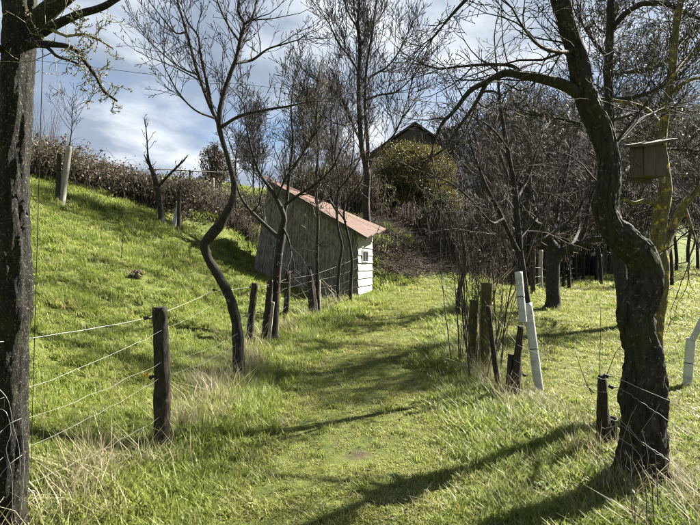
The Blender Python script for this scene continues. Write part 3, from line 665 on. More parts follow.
# forked tree before the shed
tree('fruit_tree', 'forked bare tree in the left fence in front of the shed', 10.2,
     [(272,349,11),(274,320,9.5),(276,290,8.5),(278,262,8.5),(281,240,9),(283,225,7.5),(284,216,6),(277,200,5),(270,188,4.5),(260,174,4),(254,158,3.4),(248,135,2.6),(244,105,1.6)],
     [[(279,238,6),(262,222,5,.2),(250,210,4.2,.3),(241,197,3.6,.4),(236,180,2.8,.5),(236,158,1.8,.6)],
      [(284,220,5),(287,200,4.5,.1),(290,170,4,.15),(293,140,3.4,.2),(291,110,2.6,.2),(294,82,1.6,.2)],
      [(285,205,4),(300,194,3.5,-.2),(318,182,3,-.4),(332,168,2.2,-.6),(342,148,1.4,-.8)],
      [(276,200,3.2),(286,178,2.6,-.1),(300,158,2.2,-.3),(312,138,1.6,-.4)],
      [(283,228,3.6,-.05),(288,238,2.8,-.1),(291,251,1.6,-.15)],
      [(252,212,2.6,.3),(259,204,2,.3),(262,190,1.4,.3)]],
     dict(SLIM, dens=[5.2, 6.5, 6.5], len=[1.15, .44, .12], wander=.26), ('bark', 'bark', 'twig_dark'), wf=.75)
# pole-thin trees between the fence and the shed
tree('young_tree', 'thin spurred sapling beside the leaning jagged fence post', 13.1,
     [(319,321,4.2),(318,290,3.6),(317,255,3.2),(318,220,3),(316,185,2.8),(318,150,2.4),(316,120,2),(319,92,1.4)], [],
     dict(SLIM, dens=[10, 7, 6], len=[.8, .34, .12], clear=.3), ('bark', 'bark', 'twig_pale'))
tree('young_tree', 'wavy thin tree before the shed wall, left of a pair', 14.6,
     [(340,308,5.5),(338,285,4.6),(340,262,4.2),(342,246,4),(338,228,3.8),(337,205,3.6),(339,180,3.2),(335,155,2.8),(338,128,2.2),(333,100,1.5)],
     [[(338,214,3),(330,200,2.6,.2),(322,182,2.2,.4),(318,160,1.6,.5)], [(338,190,2.6),(350,176,2.2,-.2),(360,158,1.8,-.3),(364,138,1.2,-.4)]],
     dict(SLIM, dens=[4.0, 5.0, 4.5], rmin=.0052, len=[1.15, .45, .14], clear=.42), ('bark', 'bark', 'twig'), wf=.7, ws=.72)
tree('young_tree', 'thin leaning tree before the shed wall nearest its white front', 15.2,
     [(350,303,5.5),(351,282,4.6),(352,262,4.2),(350,245,3.8),(347,230,3.4),(344,215,3.2),(346,195,3),(350,172,2.6),(354,145,2.2),(352,118,1.5)],
     [[(346,222,2.8),(336,208,2.2,.2),(326,196,1.6,.3)], [(347,200,2.6),(358,186,2,-.2),(368,170,1.4,-.3)]],
     dict(SLIM, dens=[4.0, 5.0, 4.5], rmin=.0052, len=[1.15, .45, .14], clear=.42), ('bark', 'bark', 'twig'), wf=.7, ws=.72)

# tall bare tree behind the shed
TALL = dict(dens=[3.0, 4.6, 5.0], len=[2.1, .95, .36], seg=.3, wander=.16, up=.10, ang=(25, 55), lift=.22, clear=.35, rmin=.0075, thick=.0075)
tree('tall_tree', 'tall bare tree with upright crown rising behind the shed roof', 20,
     [(368,262,8.5),(368,235,8),(366,205,7.5),(367,180,7.5),(366,165,7.5),(362,148,6),(360,125,5.6),(359,100,5.2),(359,75,4.8),(360,50,5),(358,25,4.2),(359,0,3.5),(357,-30,2.6),(358,-60,1.6)],
     [[(366,166,6),(368,150,5.5,-.3),(366,125,5,-.6),(365,95,4.5,-.7),(367,65,4,-.8),(372,35,3.2,-.9),(376,5,2.4,-1),(380,-25,1.4,-1)],
      [(361,142,4.5,.2),(350,118,4,.6),(342,100,3.4,1),(330,88,2.8,1.3),(316,80,2,1.6)],
      [(367,160,4,-.2),(380,148,3.4,-.8),(393,136,2.8,-1.2),(402,118,2,-1.5)],
      [(359,86,4),(372,76,3.4,.6),(388,66,2.6,1),(400,50,2,1.3),(408,34,1.3,1.5)],
      [(359,72,3.6),(348,55,3,-.6),(338,42,2.4,-1),(330,25,1.6,-1.3)],
      [(366,100,3.6,-.7),(380,95,2.8,-1.6),(396,92,2.2,-2),(410,80,1.5,-2.3)],
      [(360,45,3),(370,30,2.4,.5),(382,14,1.8,1),(390,-8,1.2,1.2)],
      [(359,30,2.8),(348,12,2.2,-.6),(342,-10,1.5,-1)],
      [(360,120,3.4,.2),(345,125,2.6,-1),(330,120,2,-1.8),(318,108,1.3,-2.4)]],
     dict(TALL, dens=[3.6, 5.2, 5.0]), ('bark', 'bark', 'twig_dark'), wf=.7)

# yellow-lichened tree carrying the nest box (stands behind the twisted tree)
LB = 5.6
tree('lichened_tree', 'yellow-lichened tree behind the twisted trunk, carrying the nest box', LB,
     [(655,405,22),(654,370,18),(654,335,17),(657,300,17),(660,268,17),(658,242,13),(660,218,14),(665,195,13),(665,172,10),(662,145,8.5),(666,110,8),(672,70,7),(676,30,6),(684,-20,5),(690,-80,3)],
     [[(661,262,11),(667,242,9.5,.1),(675,222,8.5,.2),(685,204,7.5,.2),(698,190,6.5,.2),(716,172,5,.2),(740,140,3,.2)],
      [(658,206,5),(645,201,4.5,-.1),(634,203,4,-.2),(622,198,3,-.3)],
      [(664,130,5),(650,112,4.4,.3),(632,104,3.6,.5),(612,100,2.6,.7)],
      [(672,74,5),(688,58,4,.2),(705,40,3,.3)],
      [(684,206,4,.2),(690,224,3,.1),(695,240,2.2,0),(690,256,1.4,0)],
      [(668,95,4.5),(682,84,3.6,-.3),(698,78,2.8,-.4),(716,80,2,-.4)]],
     dict(FR, dens=[7, 8.5, 7], len=[.95, .36, .11]), ('bark_lichen', 'bark_lichen', 'twig_dark'), tr=dict(sides=22, rings=80, amp=.14, lump=.16, flare=.2))

# nest box
nb_ = px(648, 162, 5.38); nest = thing('nest_box', nb_, 'plain wooden nest box with sloping lid on the lichened tree', 'nest box')
nest.rotation_euler = (0, 0, math.radians(14))
wx, dx, hx = .265, .18, .31
for k in range(2): box('front_board', (wx / 2 - .002, .016, hx), ((k - .5) * wx / 2, -dx / 2, 0), M['nest_wood'], nest, bevel=.002)
box('back_board', (wx, .016, hx + .1), (0, dx / 2, .0), M['nest_wood'], nest)
for s in (-1, 1):
    x_ = s * (wx / 2 + .004); prism('side_board', [(x_, -dx / 2 + .012, -hx / 2), (x_, dx / 2 - .012, -hx / 2), (x_, dx / 2 - .012, hx / 2 + .03), (x_, -dx / 2 + .012, hx / 2)], (-s * .016, 0, 0), M['nest_wood'], nest)
box('floor_board', (wx - .04, dx - .03, .016), (0, 0, -hx / 2 + .012), M['nest_wood'], nest)
box('lid', (wx + .14, dx + .10, .028), (.01, -.02, hx / 2 + .035), M['nest_wood'], nest, (math.radians(9), math.radians(-11), 0))
box('batten', (.03, .025, hx + .16), (wx / 2 + .03, -.03, .02), M['post_pale'], nest)
box('hanger', (.05, .25, .04), (.06, dx / 2 + .10, .1), M['nest_wood'], nest)

# orchard tree on the right meadow
ORCH = dict(dens=[6.0, 6.5, 6.0], len=[1.5, .65, .22], seg=.2, wander=.26, up=.06, ang=(30, 70), lift=.18, clear=.85)
tree('orchard_tree', 'short stout orchard tree forking low on the right meadow', 15,
     [(553,311,17),(553,298,14),(552.5,280,13),(553,265,13.5),(554,252,14),(549,242,10),(543,230,8.5),(533,222,7),(524,212,5.5),(516,196,4),(508,176,2.8),(500,155,1.6)],
     [[(555,254,10),(566,250,9,-.2),(578,245,7.5,-.4),(592,240,6.5,-.6),(606,237,5,-.8),(622,226,3.6,-1),(636,208,2.2,-1.2)],
      [(528,247,4,-.5),(540,241,4.6,-.4),(551,234,4.2,-.2),(562,226,3.6,0),(574,216,2.8,.2),(584,200,1.8,.4)],
      [(548,240,5),(556,222,4.5,.4),(560,200,4,.8),(566,175,3,1),(570,150,1.8,1.2)],
      [(536,225,4.5),(534,205,4,.5),(530,180,3.2,.9),(532,150,2.2,1.2)],
      [(580,245,4,-.4),(586,225,3.6,-.2),(590,200,3,0),(600,175,1.8,.2)],
      [(570,248,3.6,-.3),(578,232,3,.5),(580,210,2.4,1),(588,186,1.5,1.4)]],
     ORCH, ('bark', 'bark', 'twig'))

# multi-stemmed tree rising from the long guard in the right fence
tree('young_tree', 'bare multi-stemmed tree growing out of the long white guard', 6.75,
     [(539,391,5),(533,345,6),(527.5,305,7),(524,280,7.5),(521,260,7),(519,240,6.5),(517,216,6),(515,190,5),(511,168,4.4),(506,140,3.8),(501,110,3),(498,80,2.2),(495,50,1.4)],
     [[(520,254,5),(514,244,4.8,-.1),(501,215,4,-.2),(488,190,3.4,-.3),(479,168,2.6,-.3),(470,145,1.6,-.3)],
      [(503,219,3,-.2),(492,223,2.8,-.4),(478,208,2.5,-.6),(466,195,2,-.7),(452,184,1.6,-.8),(438,178,1.2,-.8)],
      [(516,200,3.2),(526,182,2.8,.2),(534,160,2.4,.3),(542,135,1.6,.4)],
      [(519,240,3),(530,225,2.6,.2),(545,205,2,.3),(555,182,1.4,.4)],
      [(508,150,2.8),(498,135,2.4,-.2),(486,124,2,-.4),(472,116,1.4,-.5)]],
     dict(FR, dens=[7.5, 8, 7], len=[.95, .36, .10], up=.03, clear=.42, rmin=.0028), ('bark', 'bark', 'twig'))
# tall stem with ivy-like tufts behind the twisted tree
def ivy_extra(T, root, base):
    allp = [p for L in T.g.values() for a in L for p in a[0] if p.z > 2.4 and p.z < 7.5]
    tag(leaf_cloud('ivy', [tuple(random.choice(allp) + rnd_dir() * random.random() * .10) for _ in range(15000)], .045, M['ivy'], root, base), kind='stuff')
tree('ivied_tree', 'upright tree with ivy-tinged crown seen right of the twisted trunk top', 12,
     [(626,322,13),(622,290,12),(618,250,11),(614,200,10.5),(611,150,10),(609,110,9.5),(608,70,9),(610,35,8),(611,0,7),(613,-40,5),(615,-90,3)],
     [[(611,30,6),(625,14,5.5,-.3),(645,3,5,-.5),(668,5,4.4,-.7),(690,15,3.5,-.8),(708,22,2.4,-.9)],
      [(608,75,5),(625,72,4.5,.5),(645,70,4,.8),(660,64,3.4,1),(672,52,2.4,1.2)],
      [(609,100,5),(630,98,4.5,-.5),(655,90,3.6,-.8),(678,76,2.8,-1),(695,60,2,-1)],
      [(610,120,4.6),(640,112,4,.6),(668,110,3.2,1),(700,112,2,1.2)],
      [(611,60,4.6),(596,44,3.6,.5),(584,26,2.6,.8)],
      [(612,140,4.6),(590,128,3.8,.8),(566,120,3,1.2),(545,116,2,1.4)],
      [(614,180,4.6),(640,160,4,1.0),(664,150,3,1.3),(688,150,2,1.4)]],
     dict(ORCH, dens=[7.5, 7.5, 6.5], len=[1.5, .62, .2], clear=.42), ('bark', 'bark', 'twig_dark'), extra=ivy_extra)

# dark crooked stem and sucker thicket at the right fence
tree('young_tree', 'small dark crooked sapling at the right edge of the far path', 13.2,
     [(459,328,6),(458,308,5.2),(459,292,4.6),(463,275,4.2),(465,255,3.6),(462,232,3),(466,208,2.2),(464,186,1.4)], [],
     dict(SLIM, dens=[6, 6, 4], len=[.75, .3, .1], clear=.45), ('bark', 'bark', 'twig'))
th = thing('sucker_thicket', on_ground(482, 7.9), 'thicket of upright bare suckers around the mossy right fence posts', 'thicket')
TB = Tubes(); P_ = dict(dens=[5, 7, 6], len=[.45, .22, .08], seg=.1, wander=.22, up=.05, ang=(25, 65), lift=.15, rmin=.0021)
for k in range(34):
    u = random.gauss(479, 10); d = random.gauss(8.0, .4); b_ = on_ground(u, d, .05); T1 = Tubes()
    n = 9; L = random.uniform(1.0, 3.0); dd = Vector((random.gauss(-.02, .15), random.gauss(0, .15), 1)).normalized(); pts = [b_]; p = b_; r0 = random.uniform(.006, .015)
    for i in range(n): dd = (dd + rnd_dir() * .11 + Vector((0, 0, .02))).normalized(); p = p + dd * L / n; pts.append(p)
    rad = [r0 * (1 - .8 * i / n) for i in range(n + 1)]; T1.add(pts, rad, 5)
    link('stem', T1.mesh('stem', th.location), M['twig_pale' if k % 4 == 0 else 'twig'], th); spawn(TB, pts, rad, 0, P_, .3)
tag(link('twigs', TB.mesh('twigs', th.location), M['twig'], th), kind='stuff')

# ------------------------------------------------------------------ saplings on the left bank
def bank_sapling(label, d, u, v_base, v_guard, v_top, guard_w, crown, lean=0, stake=None, gm='guard_grey'):
    b_ = on_ground(u, d, .04); root = thing('staked_sapling', b_, label, 'sapling')
    tp = px(u + lean, v_guard, d)
    if guard_w:
        solid('guard_tube', [tuple(b_), tuple((b_ + tp) / 2), tuple(tp)], [guard_w / F * d / 2 * k_ for k_ in (1.15, .95, .8)], M[gm], root, b_, sides=12, rings=14, amp=.02, lump=.06, cap='flat', square=.3)
    if stake: post(root, stake[0], stake[1], 0, stake[2], d - .1, lean=stake[3], seed=u, name='stake')
    T = Tubes(); top = px(u + lean * 1.3, v_top, d); pts = [b_.lerp(tp, .3), tp, (tp + top) / 2 + Vector((.03, 0, 0)), top]
    pts = [Vector(p) for p in catmull([tuple(p) for p in pts], 10)]; rad = list(np.linspace(.022, .006, 10)); T.add(pts, rad, 6)
    spawn(T, pts, rad, 0, crown, .35); link('stem', T.mesh('stem', b_), M['twig_dark'], root); return root
CR = dict(dens=[9, 4.0, 4], len=[1.2, .45, .15], seg=.18, wander=.12, up=.09, ang=(35, 65), lift=.25, rmin=.0042, thick=.008)
bank_sapling('sapling in a tall leaning grey guard on top of the left bank', 14, 61, 202, 146, 108, 6.2, CR, 8.5, (57, 154, 4.0, 2))
CR2 = dict(dens=[5, 5, 3], len=[.55, .22, .1], seg=.12, wander=.2, up=.05, ang=(35, 75), lift=.2, rmin=.0042)
bank_sapling('small sapling with dark stake and pale leaning guard left of the shed', 16.2, 173, 226, 202, 172, 4.2, CR2, 6, (179, 190, 3.6, .5), 'guard')
tree('pruned_tree', 'hard-pruned stub of a tree with bare crossing pole on the left bank', 15.8,
     [(162,214,6.5),(160,200,5.6),(157,188,5),(154,176,4.6),(151,168,4)],
     [[(158,187,2.4),(166,178,2.3,-.1),(174,170,2.2,-.2),(180,164,1.8,-.3)], [(151,170,1.8),(148,155,1.6,.1),(147,140,1.2,.1),(146,128,.9,.1)]],
     dict(SLIM, dens=[4, 4, 3], len=[.45, .2, .1], clear=.75), ('bark', 'bark', 'twig_dark'))
fp = thing('marker_post', on_ground(213, 21), 'lone grey post standing beyond the bramble on the left bank', 'post'); post(fp, 213, 178, 0, 2.6, 21, mat='post_pale', seed=9)
rl = thing('pole_rail', on_ground(190, 20), 'thin pale rail running level above the bramble top', 'rail')
for u, vt in ((152, 167), (190, 170), (236, 172)): post(rl, u, vt, 0, 2.2, 20, seed=u)
wire(rl, [px(148, 168.5, 20), px(190, 171, 20), px(238, 173, 20)], .022, mat='post_pale', sag=.0, wob=.004, name='rail')
st = thing('thin_stake', on_ground(122, 11), 'thin dark cane stuck in the grass of the left bank', 'stake'); b_ = on_ground(121, 11, .05)
T = Tubes(); T.add([b_, px(123, 238, 11), px(128, 214, 11)], [.008, .007, .004], 5); link('cane', T.mesh('cane', st.location), M['twig_dark'], st)
# clod of dark earth
cl_ = on_ground(137, 10.4); me = bpy.data.meshes.new('earth_clod'); bm = bmesh.new(); bmesh.ops.create_icosphere(bm, subdivisions=4, radius=.12)
for v in bm.verts: v.co *= 1 + .55 * noise.noise(v.co * 14) + .3 * noise.noise(v.co * 34); v.co.z *= .8
bm.to_mesh(me); bm.free(); o = link('earth_clod', me, M['soil'], None, cl_ + Vector((0, 0, .03))); tag(o, 'dark clod of turned earth on the left slope', 'clod')

# overhead cable and thin stay wire
def span(name, label, a, b, r, sag):
    T = Tubes(); a, b = Vector(a), Vector(b); pts = []
    for i in range(25): t = i / 24; p = a.lerp(b, t); p.z -= sag * 4 * t * (1 - t); pts.append(p)
    T.add(pts, [r] * 25, 5); o = link(name, T.mesh(name, a), M['cable'], None, a); tag(o, label, 'cable')
span('overhead_cable', 'thin overhead cable crossing the sky behind the left trees', px(-260, 20, 40), px(470, 105, 60), .022, .6)
span('stay_wire', 'thin line hanging from the mossy tree branch to the ground', px(43, 46, 2.75), on_ground(30, 3.3, .05), .0022, -.02)

# ------------------------------------------------------------------ hedges, scrub and brush
def along(line, t):
    t = t * (len(line) - 1); i = min(int(t), len(line) - 2); f = t - i; return [line[i][k] * (1 - f) + line[i + 1][k] * f for k in range(3)]
def scrub(name, label, line, hgt, width, n_stem, n_leaf, leaf, mats, cat, leaf_size=.06, rmin=.0045, arch=1.0, upright=0.):
    """line of (x, y, height factor): arching stems and leaves over a mounded section"""
    b0 = line[0]; base = Vector((b0[0], b0[1], H(b0[0], b0[1]))); root = thing(name, base, label, cat); T = Tubes(); C = []
    for k in range(n_stem):
        x, y, hf = along(line, random.random()); x += random.gauss(0, width * .33); y += random.gauss(0, width * .33); z = H(x, y)
        hh = hgt * hf * random.uniform(.45, 1.12) * (.8 + .75 * noise.noise(Vector((x * .8, y * .8, 3)))); a = random.uniform(0, 6.28); rch = arch * hh * random.uniform(.3, 1.0)
        pts = []
        for i in range(6):
            t = i / 5; zt = hh * (t if upright > random.random() else math.sin(t * 2.3) / .95); s = rch * t ** 1.3
            pts.append(Vector((x + math.cos(a) * s, y + math.sin(a) * s, z - .05 + max(0, zt))) + rnd_dir() * .05 * (i > 0))
        r0 = random.uniform(.8, 1.9) * rmin; T.add(pts, [r0 * (1 - .55 * i / 5) for i in range(6)], 3); C += [tuple(p) for p in pts[1:]]
    tag(link('stems', T.mesh('stems', base), M[mats[0]], root), kind='stuff'); C = np.array(C)
    for (cnt, m_, sz) in leaf:
        q = C[rng.integers(0, len(C), cnt)] + rng.normal(0, .09, (cnt, 3)); tag(leaf_cloud('leaves', q, sz, M[m_], root, base), kind='stuff')
    return root
def L3(*a): return [(((u - CX) / F * d), d, h) for u, d, h in a]
scrub('bramble_hedge', 'long tangled brown bramble hedge along the top of the left bank', L3((-60, 17.5, 1.1), (20, 17.5, 1.15), (70, 17.8, 1.0), (110, 18.2, .95), (150, 18.8, .95), (195, 19.8, .95)), 1.15, 1.7, 5200, 0,
      [(12000, 'bramble_leaf', .12), (7000, 'dead_leaf', .11), (6000, 'bush_dark', .10)], ('twig', ), 'hedge', rmin=.0055)
scrub('bramble_patch', 'green and brown scrub patch between the hedge and the shed', L3((185, 21.5, .6), (225, 22, .7), (262, 22.5, .8)), 1.5, 2.0, 2000, 0,
      [(9000, 'bush_dark', .09), (6000, 'bramble_leaf', .09)], ('twig', ), 'scrub', rmin=.006)
scrub('dead_stalks', 'clump of reddish brown dead stalks against the shed corner', L3((225, 19.4, .9), (240, 19.6, 1.0), (256, 19.6, .9)), 1.25, .7, 420, 0, [(900, 'dead_leaf', .07)], ('twig', ), 'stalks', rmin=.007, arch=.35, upright=.8)
scrub('bare_shrub', 'leafless twiggy shrub above the hedge behind the left trunk', L3((30, 18.5, 1), (45, 18.6, 1.1), (58, 18.8, .8)), 2.9, .5, 150, 0, [(150, 'dead_leaf', .05)], ('twig', ), 'shrub', rmin=.005, arch=.35, upright=1.)
scrub('twig_thicket', 'brown twiggy thicket rising behind the shed roof', L3((285, 24, .8), (315, 24.5, 1.0), (345, 25, 1.05), (378, 25.5, 1.0)), 2.6, 1.6, 1500, 0, [(5000, 'bramble_leaf', .09), (2500, 'bush', .09)], ('twig', ), 'thicket', rmin=.008, arch=.45, upright=.5)
scrub('twig_thicket', 'brown twiggy thicket before the golden bush above the brush heap', L3((385, 25, .7), (410, 25.5, .8), (440, 26, .9), (456, 27, 1)), 2.0, 1.2, 900, 0, [(3000, 'bramble_leaf', .09)], ('twig', ), 'thicket', rmin=.008, arch=.5, upright=.5)
# brush heap on the bank past the shed
T = Tubes(); C = []
bb = on_ground(410, 20.5)
for k in range(4600):
    d = random.uniform(19.0, 24.5); u = random.uniform(352, 462) + (d - 21) * 2; x = (u - CX) / F * d; z = H(x, d)
    if z < 1.0 + .05 * (d - 19): continue
    L = random.uniform(.25, 1.1); a = random.uniform(0, 6.28); el = random.gauss(0, .3)
    if random.random() < .06: el = random.uniform(.4, 1.1)
    dr = Vector((math.cos(a) * math.cos(el), math.sin(a) * math.cos(el), math.sin(el))); p = Vector((x, d, z + random.uniform(.0, .28)))
    e = p + dr * L; e.z = max(e.z, H(e.x, e.y) + .02) ; mdl = (p + e) / 2 + rnd_dir() * .06
    r = random.uniform(.004, .014); T.add([p, mdl, e], [r, r * .8, r * .4], 3); C.append((x + random.gauss(0, .15), d + random.gauss(0, .15), z + random.uniform(.02, .2)))
br = thing('brush_heap', bb, 'heap of cut brown brushwood on the bank right of the shed', 'brushwood')
tag(link('sticks', T.mesh('sticks', bb), M['twig'], br), kind='stuff')
C = np.array(C); C = C[rng.integers(0, len(C), 5200)] + rng.normal(0, [.15, .15, .05], (5200, 3))
tag(leaf_cloud('leaf_litter', C, .085, M['dead_leaf'], br, bb), kind='stuff')

# leafy bushes behind the brush heap
def bush(name, label, u, d, half_px, v_top, mat, n, size, base_v=None, cat='bush', stemn=24, lobes=26):
    b_ = on_ground(u, d, .05); root = thing(name, b_, label, cat); topz = px(u, v_top, d).z; hh = topz - b_.z; rx = half_px / F * d
    T = Tubes(); C = []
    for k in range(stemn):
        a = random.uniform(0, 6.28); q = random.random(); e = b_ + Vector((math.cos(a) * rx * .8 * q, math.sin(a) * rx * .7 * q, hh * (.95 - .35 * q)))
        pts = [b_ + Vector((math.cos(a), math.sin(a), 0)) * rx * .15, b_.lerp(e, .5) + rnd_dir() * .15, e]; T.add(pts, [.05, .03, .01], 5)
        spawn(T, pts, [.05, .03, .01], 0, dict(dens=[3, 4], len=[hh * .22, hh * .1], seg=.3, wander=.2, up=.08, ang=(25, 60), lift=.1, rmin=.006), .3)
    for k in range(lobes):
        a = random.uniform(0, 6.28); t = random.random(); rr = rx * (1 - .62 * t ** 1.8) * math.sqrt(random.random()); c = b_ + Vector((math.cos(a) * rr, math.sin(a) * rr * .85, hh * (.06 + .88 * t))); s = rx * random.uniform(.14, .30)
        v = rng.normal(size=(n // lobes, 3)); v /= np.linalg.norm(v, axis=1, keepdims=True); v *= (rng.random((len(v), 1)) ** .45) * s * np.array([1, 1, .85]); C.append(v + np.array(c))
    C = np.vstack(C); C = C[C[:, 2] > height(C[:, 0], C[:, 1]) + .02]
    tag(link('stems', T.mesh('stems', b_), M['twig'], root), kind='stuff'); tag(leaf_cloud('leaves', C, size, M[mat], root, b_), kind='stuff'); return root
bush('golden_bush', 'large golden green bush in front of the stone house', 413, 29.5, 58, 146, 'bush', 70000, .10, lobes=230, stemn=110)
bush('evergreen_bush', 'dark evergreen bush at the lower right of the golden bush', 440, 26, 22, 190, 'bush_dark', 22000, .10, lobes=36)
bush('evergreen_bush', 'dark evergreen bush between the shed roof and the golden bush', 385, 26, 20, 185, 'bush_dark', 18000, .10, lobes=36)
bush('holly_bush', 'hazy brown bushy tree on the skyline left of the s-curved tree', 215, 30, 22, 142, 'bramble_leaf', 4500, .10, lobes=60, stemn=46)
bush('undergrowth_bush', 'olive undergrowth bush left of the tall bare tree behind the shed', 330, 27, 40, 172, 'bush', 20000, .11, lobes=50)

# ------------------------------------------------------------------ background wood: individual bare trees from three kinds
def wood_kind(seed, hh, spread, dens):
    random.seed(seed); T = Tubes(); Tt = Tubes(); p = Vector((0, 0, -.2)); d = Vector((0, 0, 1)); pts = [p]; n = 9
    for i in range(n): d = (d + rnd_dir() * .12 + Vector((0, 0, .06))).normalized(); p = p + d * hh / n; pts.append(p)
    rad = [hh * .013 * (1 - .85 * i / n) for i in range(n + 1)]; Tt.add(pts, rad, 9)
    P = dict(dens=dens, len=[spread, spread * .45, spread * .2], seg=.45, wander=.2, up=.07, ang=(30, 65), lift=.2, rmin=.0125, thick=.009)
    spawn(T, pts, rad, 0, P, .22); return Tt.mesh('trunk'), T.mesh('twigs')
KINDS = [wood_kind(5, 9.5, 3.4, [4.4, 4.4, 5.0]), wood_kind(8, 12.5, 4.2, [3.6, 3.5, 4.2]), wood_kind(21, 7.5, 2.8, [5.2, 5.4, 5.8])]
random.seed(77)
for a, b_ in KINDS: a.materials.append(M['bark']); b_.materials.append(M['twig_far'])
WOOD = [(462, 36, 2, 1.1), (476, 46, 1, .95), (488, 34, 0, .95), (500, 41, 2, 1.3), (511, 52, 1, 1.1), (522, 37, 0, 1.05), (533, 45, 1, 1.05), (544, 57, 1, 1.25), (553, 38, 2, 1.35), (564, 48, 1, 1.1), (575, 41, 0, 1.2), (586, 54, 1, 1.25),
        (597, 39, 0, 1.1), (607, 47, 1, 1.1), (618, 58, 1, 1.3), (628, 40, 2, 1.4), (640, 50, 1, 1.15), (652, 44, 0, 1.2), (664, 58, 1, 1.25), (676, 47, 1, 1.0), (688, 62, 1, 1.3), (698, 52, 0, 1.3), (712, 44, 1, 1.0), (730, 56, 1, 1.2),
        (496, 25, 2, .72), (569, 30, 2, 1.0), (636, 27, 2, 1.0), (672, 32, 0, .9), (706, 26, 2, .95), (530, 29, 2, .95), (601, 33, 0, .95)]
for u, d, k, s in WOOD:
    b_ = on_ground(u, d); r = thing('woodland_tree', b_, 'bare brown tree of the wood behind the right meadow', 'tree', 'bare trees of the wood behind the meadow')
    r.rotation_euler = (0, 0, random.uniform(0, 6.28)); r.scale = (s, s, s * random.uniform(.9, 1.1))
    for nm, me in zip(('trunk', 'twigs'), KINDS[k]): link(nm, me, None, r)
for u, d, k, s, lb in ((300, 30, 2, .85, 'bare twiggy tree behind the shed ridge'), (255, 26, 2, .62, 'low bare tree behind the scrub left of the shed'), (330, 36, 0, .8, 'bare tree against the low brown house'), (445, 33, 2, .9, 'bare tree before the right side of the stone house')):
    b_ = on_ground(u, d); r = thing('bare_tree', b_, lb, 'tree'); r.rotation_euler = (0, 0, random.uniform(0, 6.28)); r.scale = (s, s, s)
    for nm, me in zip(('trunk', 'twigs'), KINDS[k]): link(nm, me, None, r)
# hedge bottom of the wood, one unbroken tangle
line = L3((450, 34, .6), (475, 37, .8), (500, 40, .9), (530, 43, 1), (560, 46, 1), (590, 49, 1), (620, 50, 1), (645, 50, .7))
o = scrub('wood_edge', 'tangled brown hedge bottom along the edge of the far wood', line, 4.6, 2.8, 5200, 0, [(14000, 'bramble_leaf', .16), (6000, 'bush_dark', .16)], ('twig_far',), 'hedge', rmin=.016, arch=.5, upright=.6)
o = scrub('path_hedge', 'bare brown hedge at the end of the path beside the meadow', [((455 - CX) / F * 23, 23, .8), ((478 - CX) / F * 26, 26, 1), ((500 - CX) / F * 30, 30, 1.1), ((520 - CX) / F * 33, 33, 1)], 3.4, 2.0, 2600, 0, [(9000, 'bramble_leaf', .12)], ('twig',), 'hedge', rmin=.008, arch=.5, upright=.6)

# ------------------------------------------------------------------ grass
def tuft(name, n, R_, h0, h1, w0, lean, mat, seed, droop=.5):
    r = np.random.default_rng(seed); V, Fq = [], []
    for i in range(n):
        a = r.uniform(0, 6.28); q = R_ * math.sqrt(r.random()); x, y = q * math.cos(a), q * math.sin(a); h = r.uniform(h0, h1); az = r.uniform(0, 6.28); ln = lean * r.uniform(.2, 1.3) * h
        wv = w0 * r.uniform(.7, 1.3); fa = az + 1.57 + r.uniform(-.6, .6); sx, sy = math.cos(fa) * wv / 2, math.sin(fa) * wv / 2; cx_, cy_ = math.cos(az), math.sin(az); b = len(V)
        for (t, wf) in ((0, 1.0), (.5, .85), (1, .12)):
            s = ln * t ** 1.7; z = h * (t - droop * .35 * t * t) - (.008 if t == 0 else 0)
            V += [(x + cx_ * s - sx * wf, y + cy_ * s - sy * wf, z), (x + cx_ * s + sx * wf, y + cy_ * s + sy * wf, z)]
        Fq += [(b, b + 1, b + 3, b + 2), (b + 2, b + 3, b + 5, b + 4)]
    me = mesh_raw(name, V, Fq); me.materials.append(mat); return bpy.data.objects.new(name, me)
KIT = [tuft('grass_tuft', 34, .085, .02, .045, .0062, 1.3, M['grass'], 1), tuft('grass_tuft', 34, .085, .025, .055, .0068, 1.4, M['grass'], 2), tuft('grass_tuft', 44, .09, .010, .028, .0105, 1.3, M['grass'], 3, 1.6),
       tuft('grass_tuft', 34, .07, .05, .11, .0066, .9, M['grass'], 4), tuft('grass_tuft', 34, .08, .04, .09, .0075, 1.2, M['grass'], 5), tuft('hay_tuft', 22, .09, .10, .26, .0036, 1.0, M['hay'], 6), tuft('hay_tuft', 10, .10, .02, .06, .0045, 1.8, M['hay'], 7)]
pathx = lambda y: np.interp(y, [0, 3, 6, 9.6, 13, 17, 21, 26], [0, 0, .1, .36, 1.1, 2.4, 3.6, 4.6])
lfx = lambda y: np.interp(y, [0, 2.9, 4.4, 7.1, 9.6, 13, 16.3], [-2.0, -1.84, -1.58, -1.56, -1.78, -.93, .1])
rfx = lambda y: np.interp(y, [0, 3.9, 4.5, 6.1, 7.8, 13, 19, 30], [2.2, 2.14, 2.14, 1.9, 1.9, 2.9, 5.0, 8])
def nz(x, y, s, seed): 
    r = np.random.default_rng(seed); z = np.zeros_like(x)
    for _ in range(7): a, p, k = r.uniform(0, 6.28), r.uniform(0, 6.28), s * r.uniform(.5, 1.8); z += np.sin((x * np.cos(a) + y * np.sin(a)) * k + p + 1.1 * np.sin(x * s * .37 + p))
    return z / 3.5
xs, ys, sc, vr = [], [], [], []
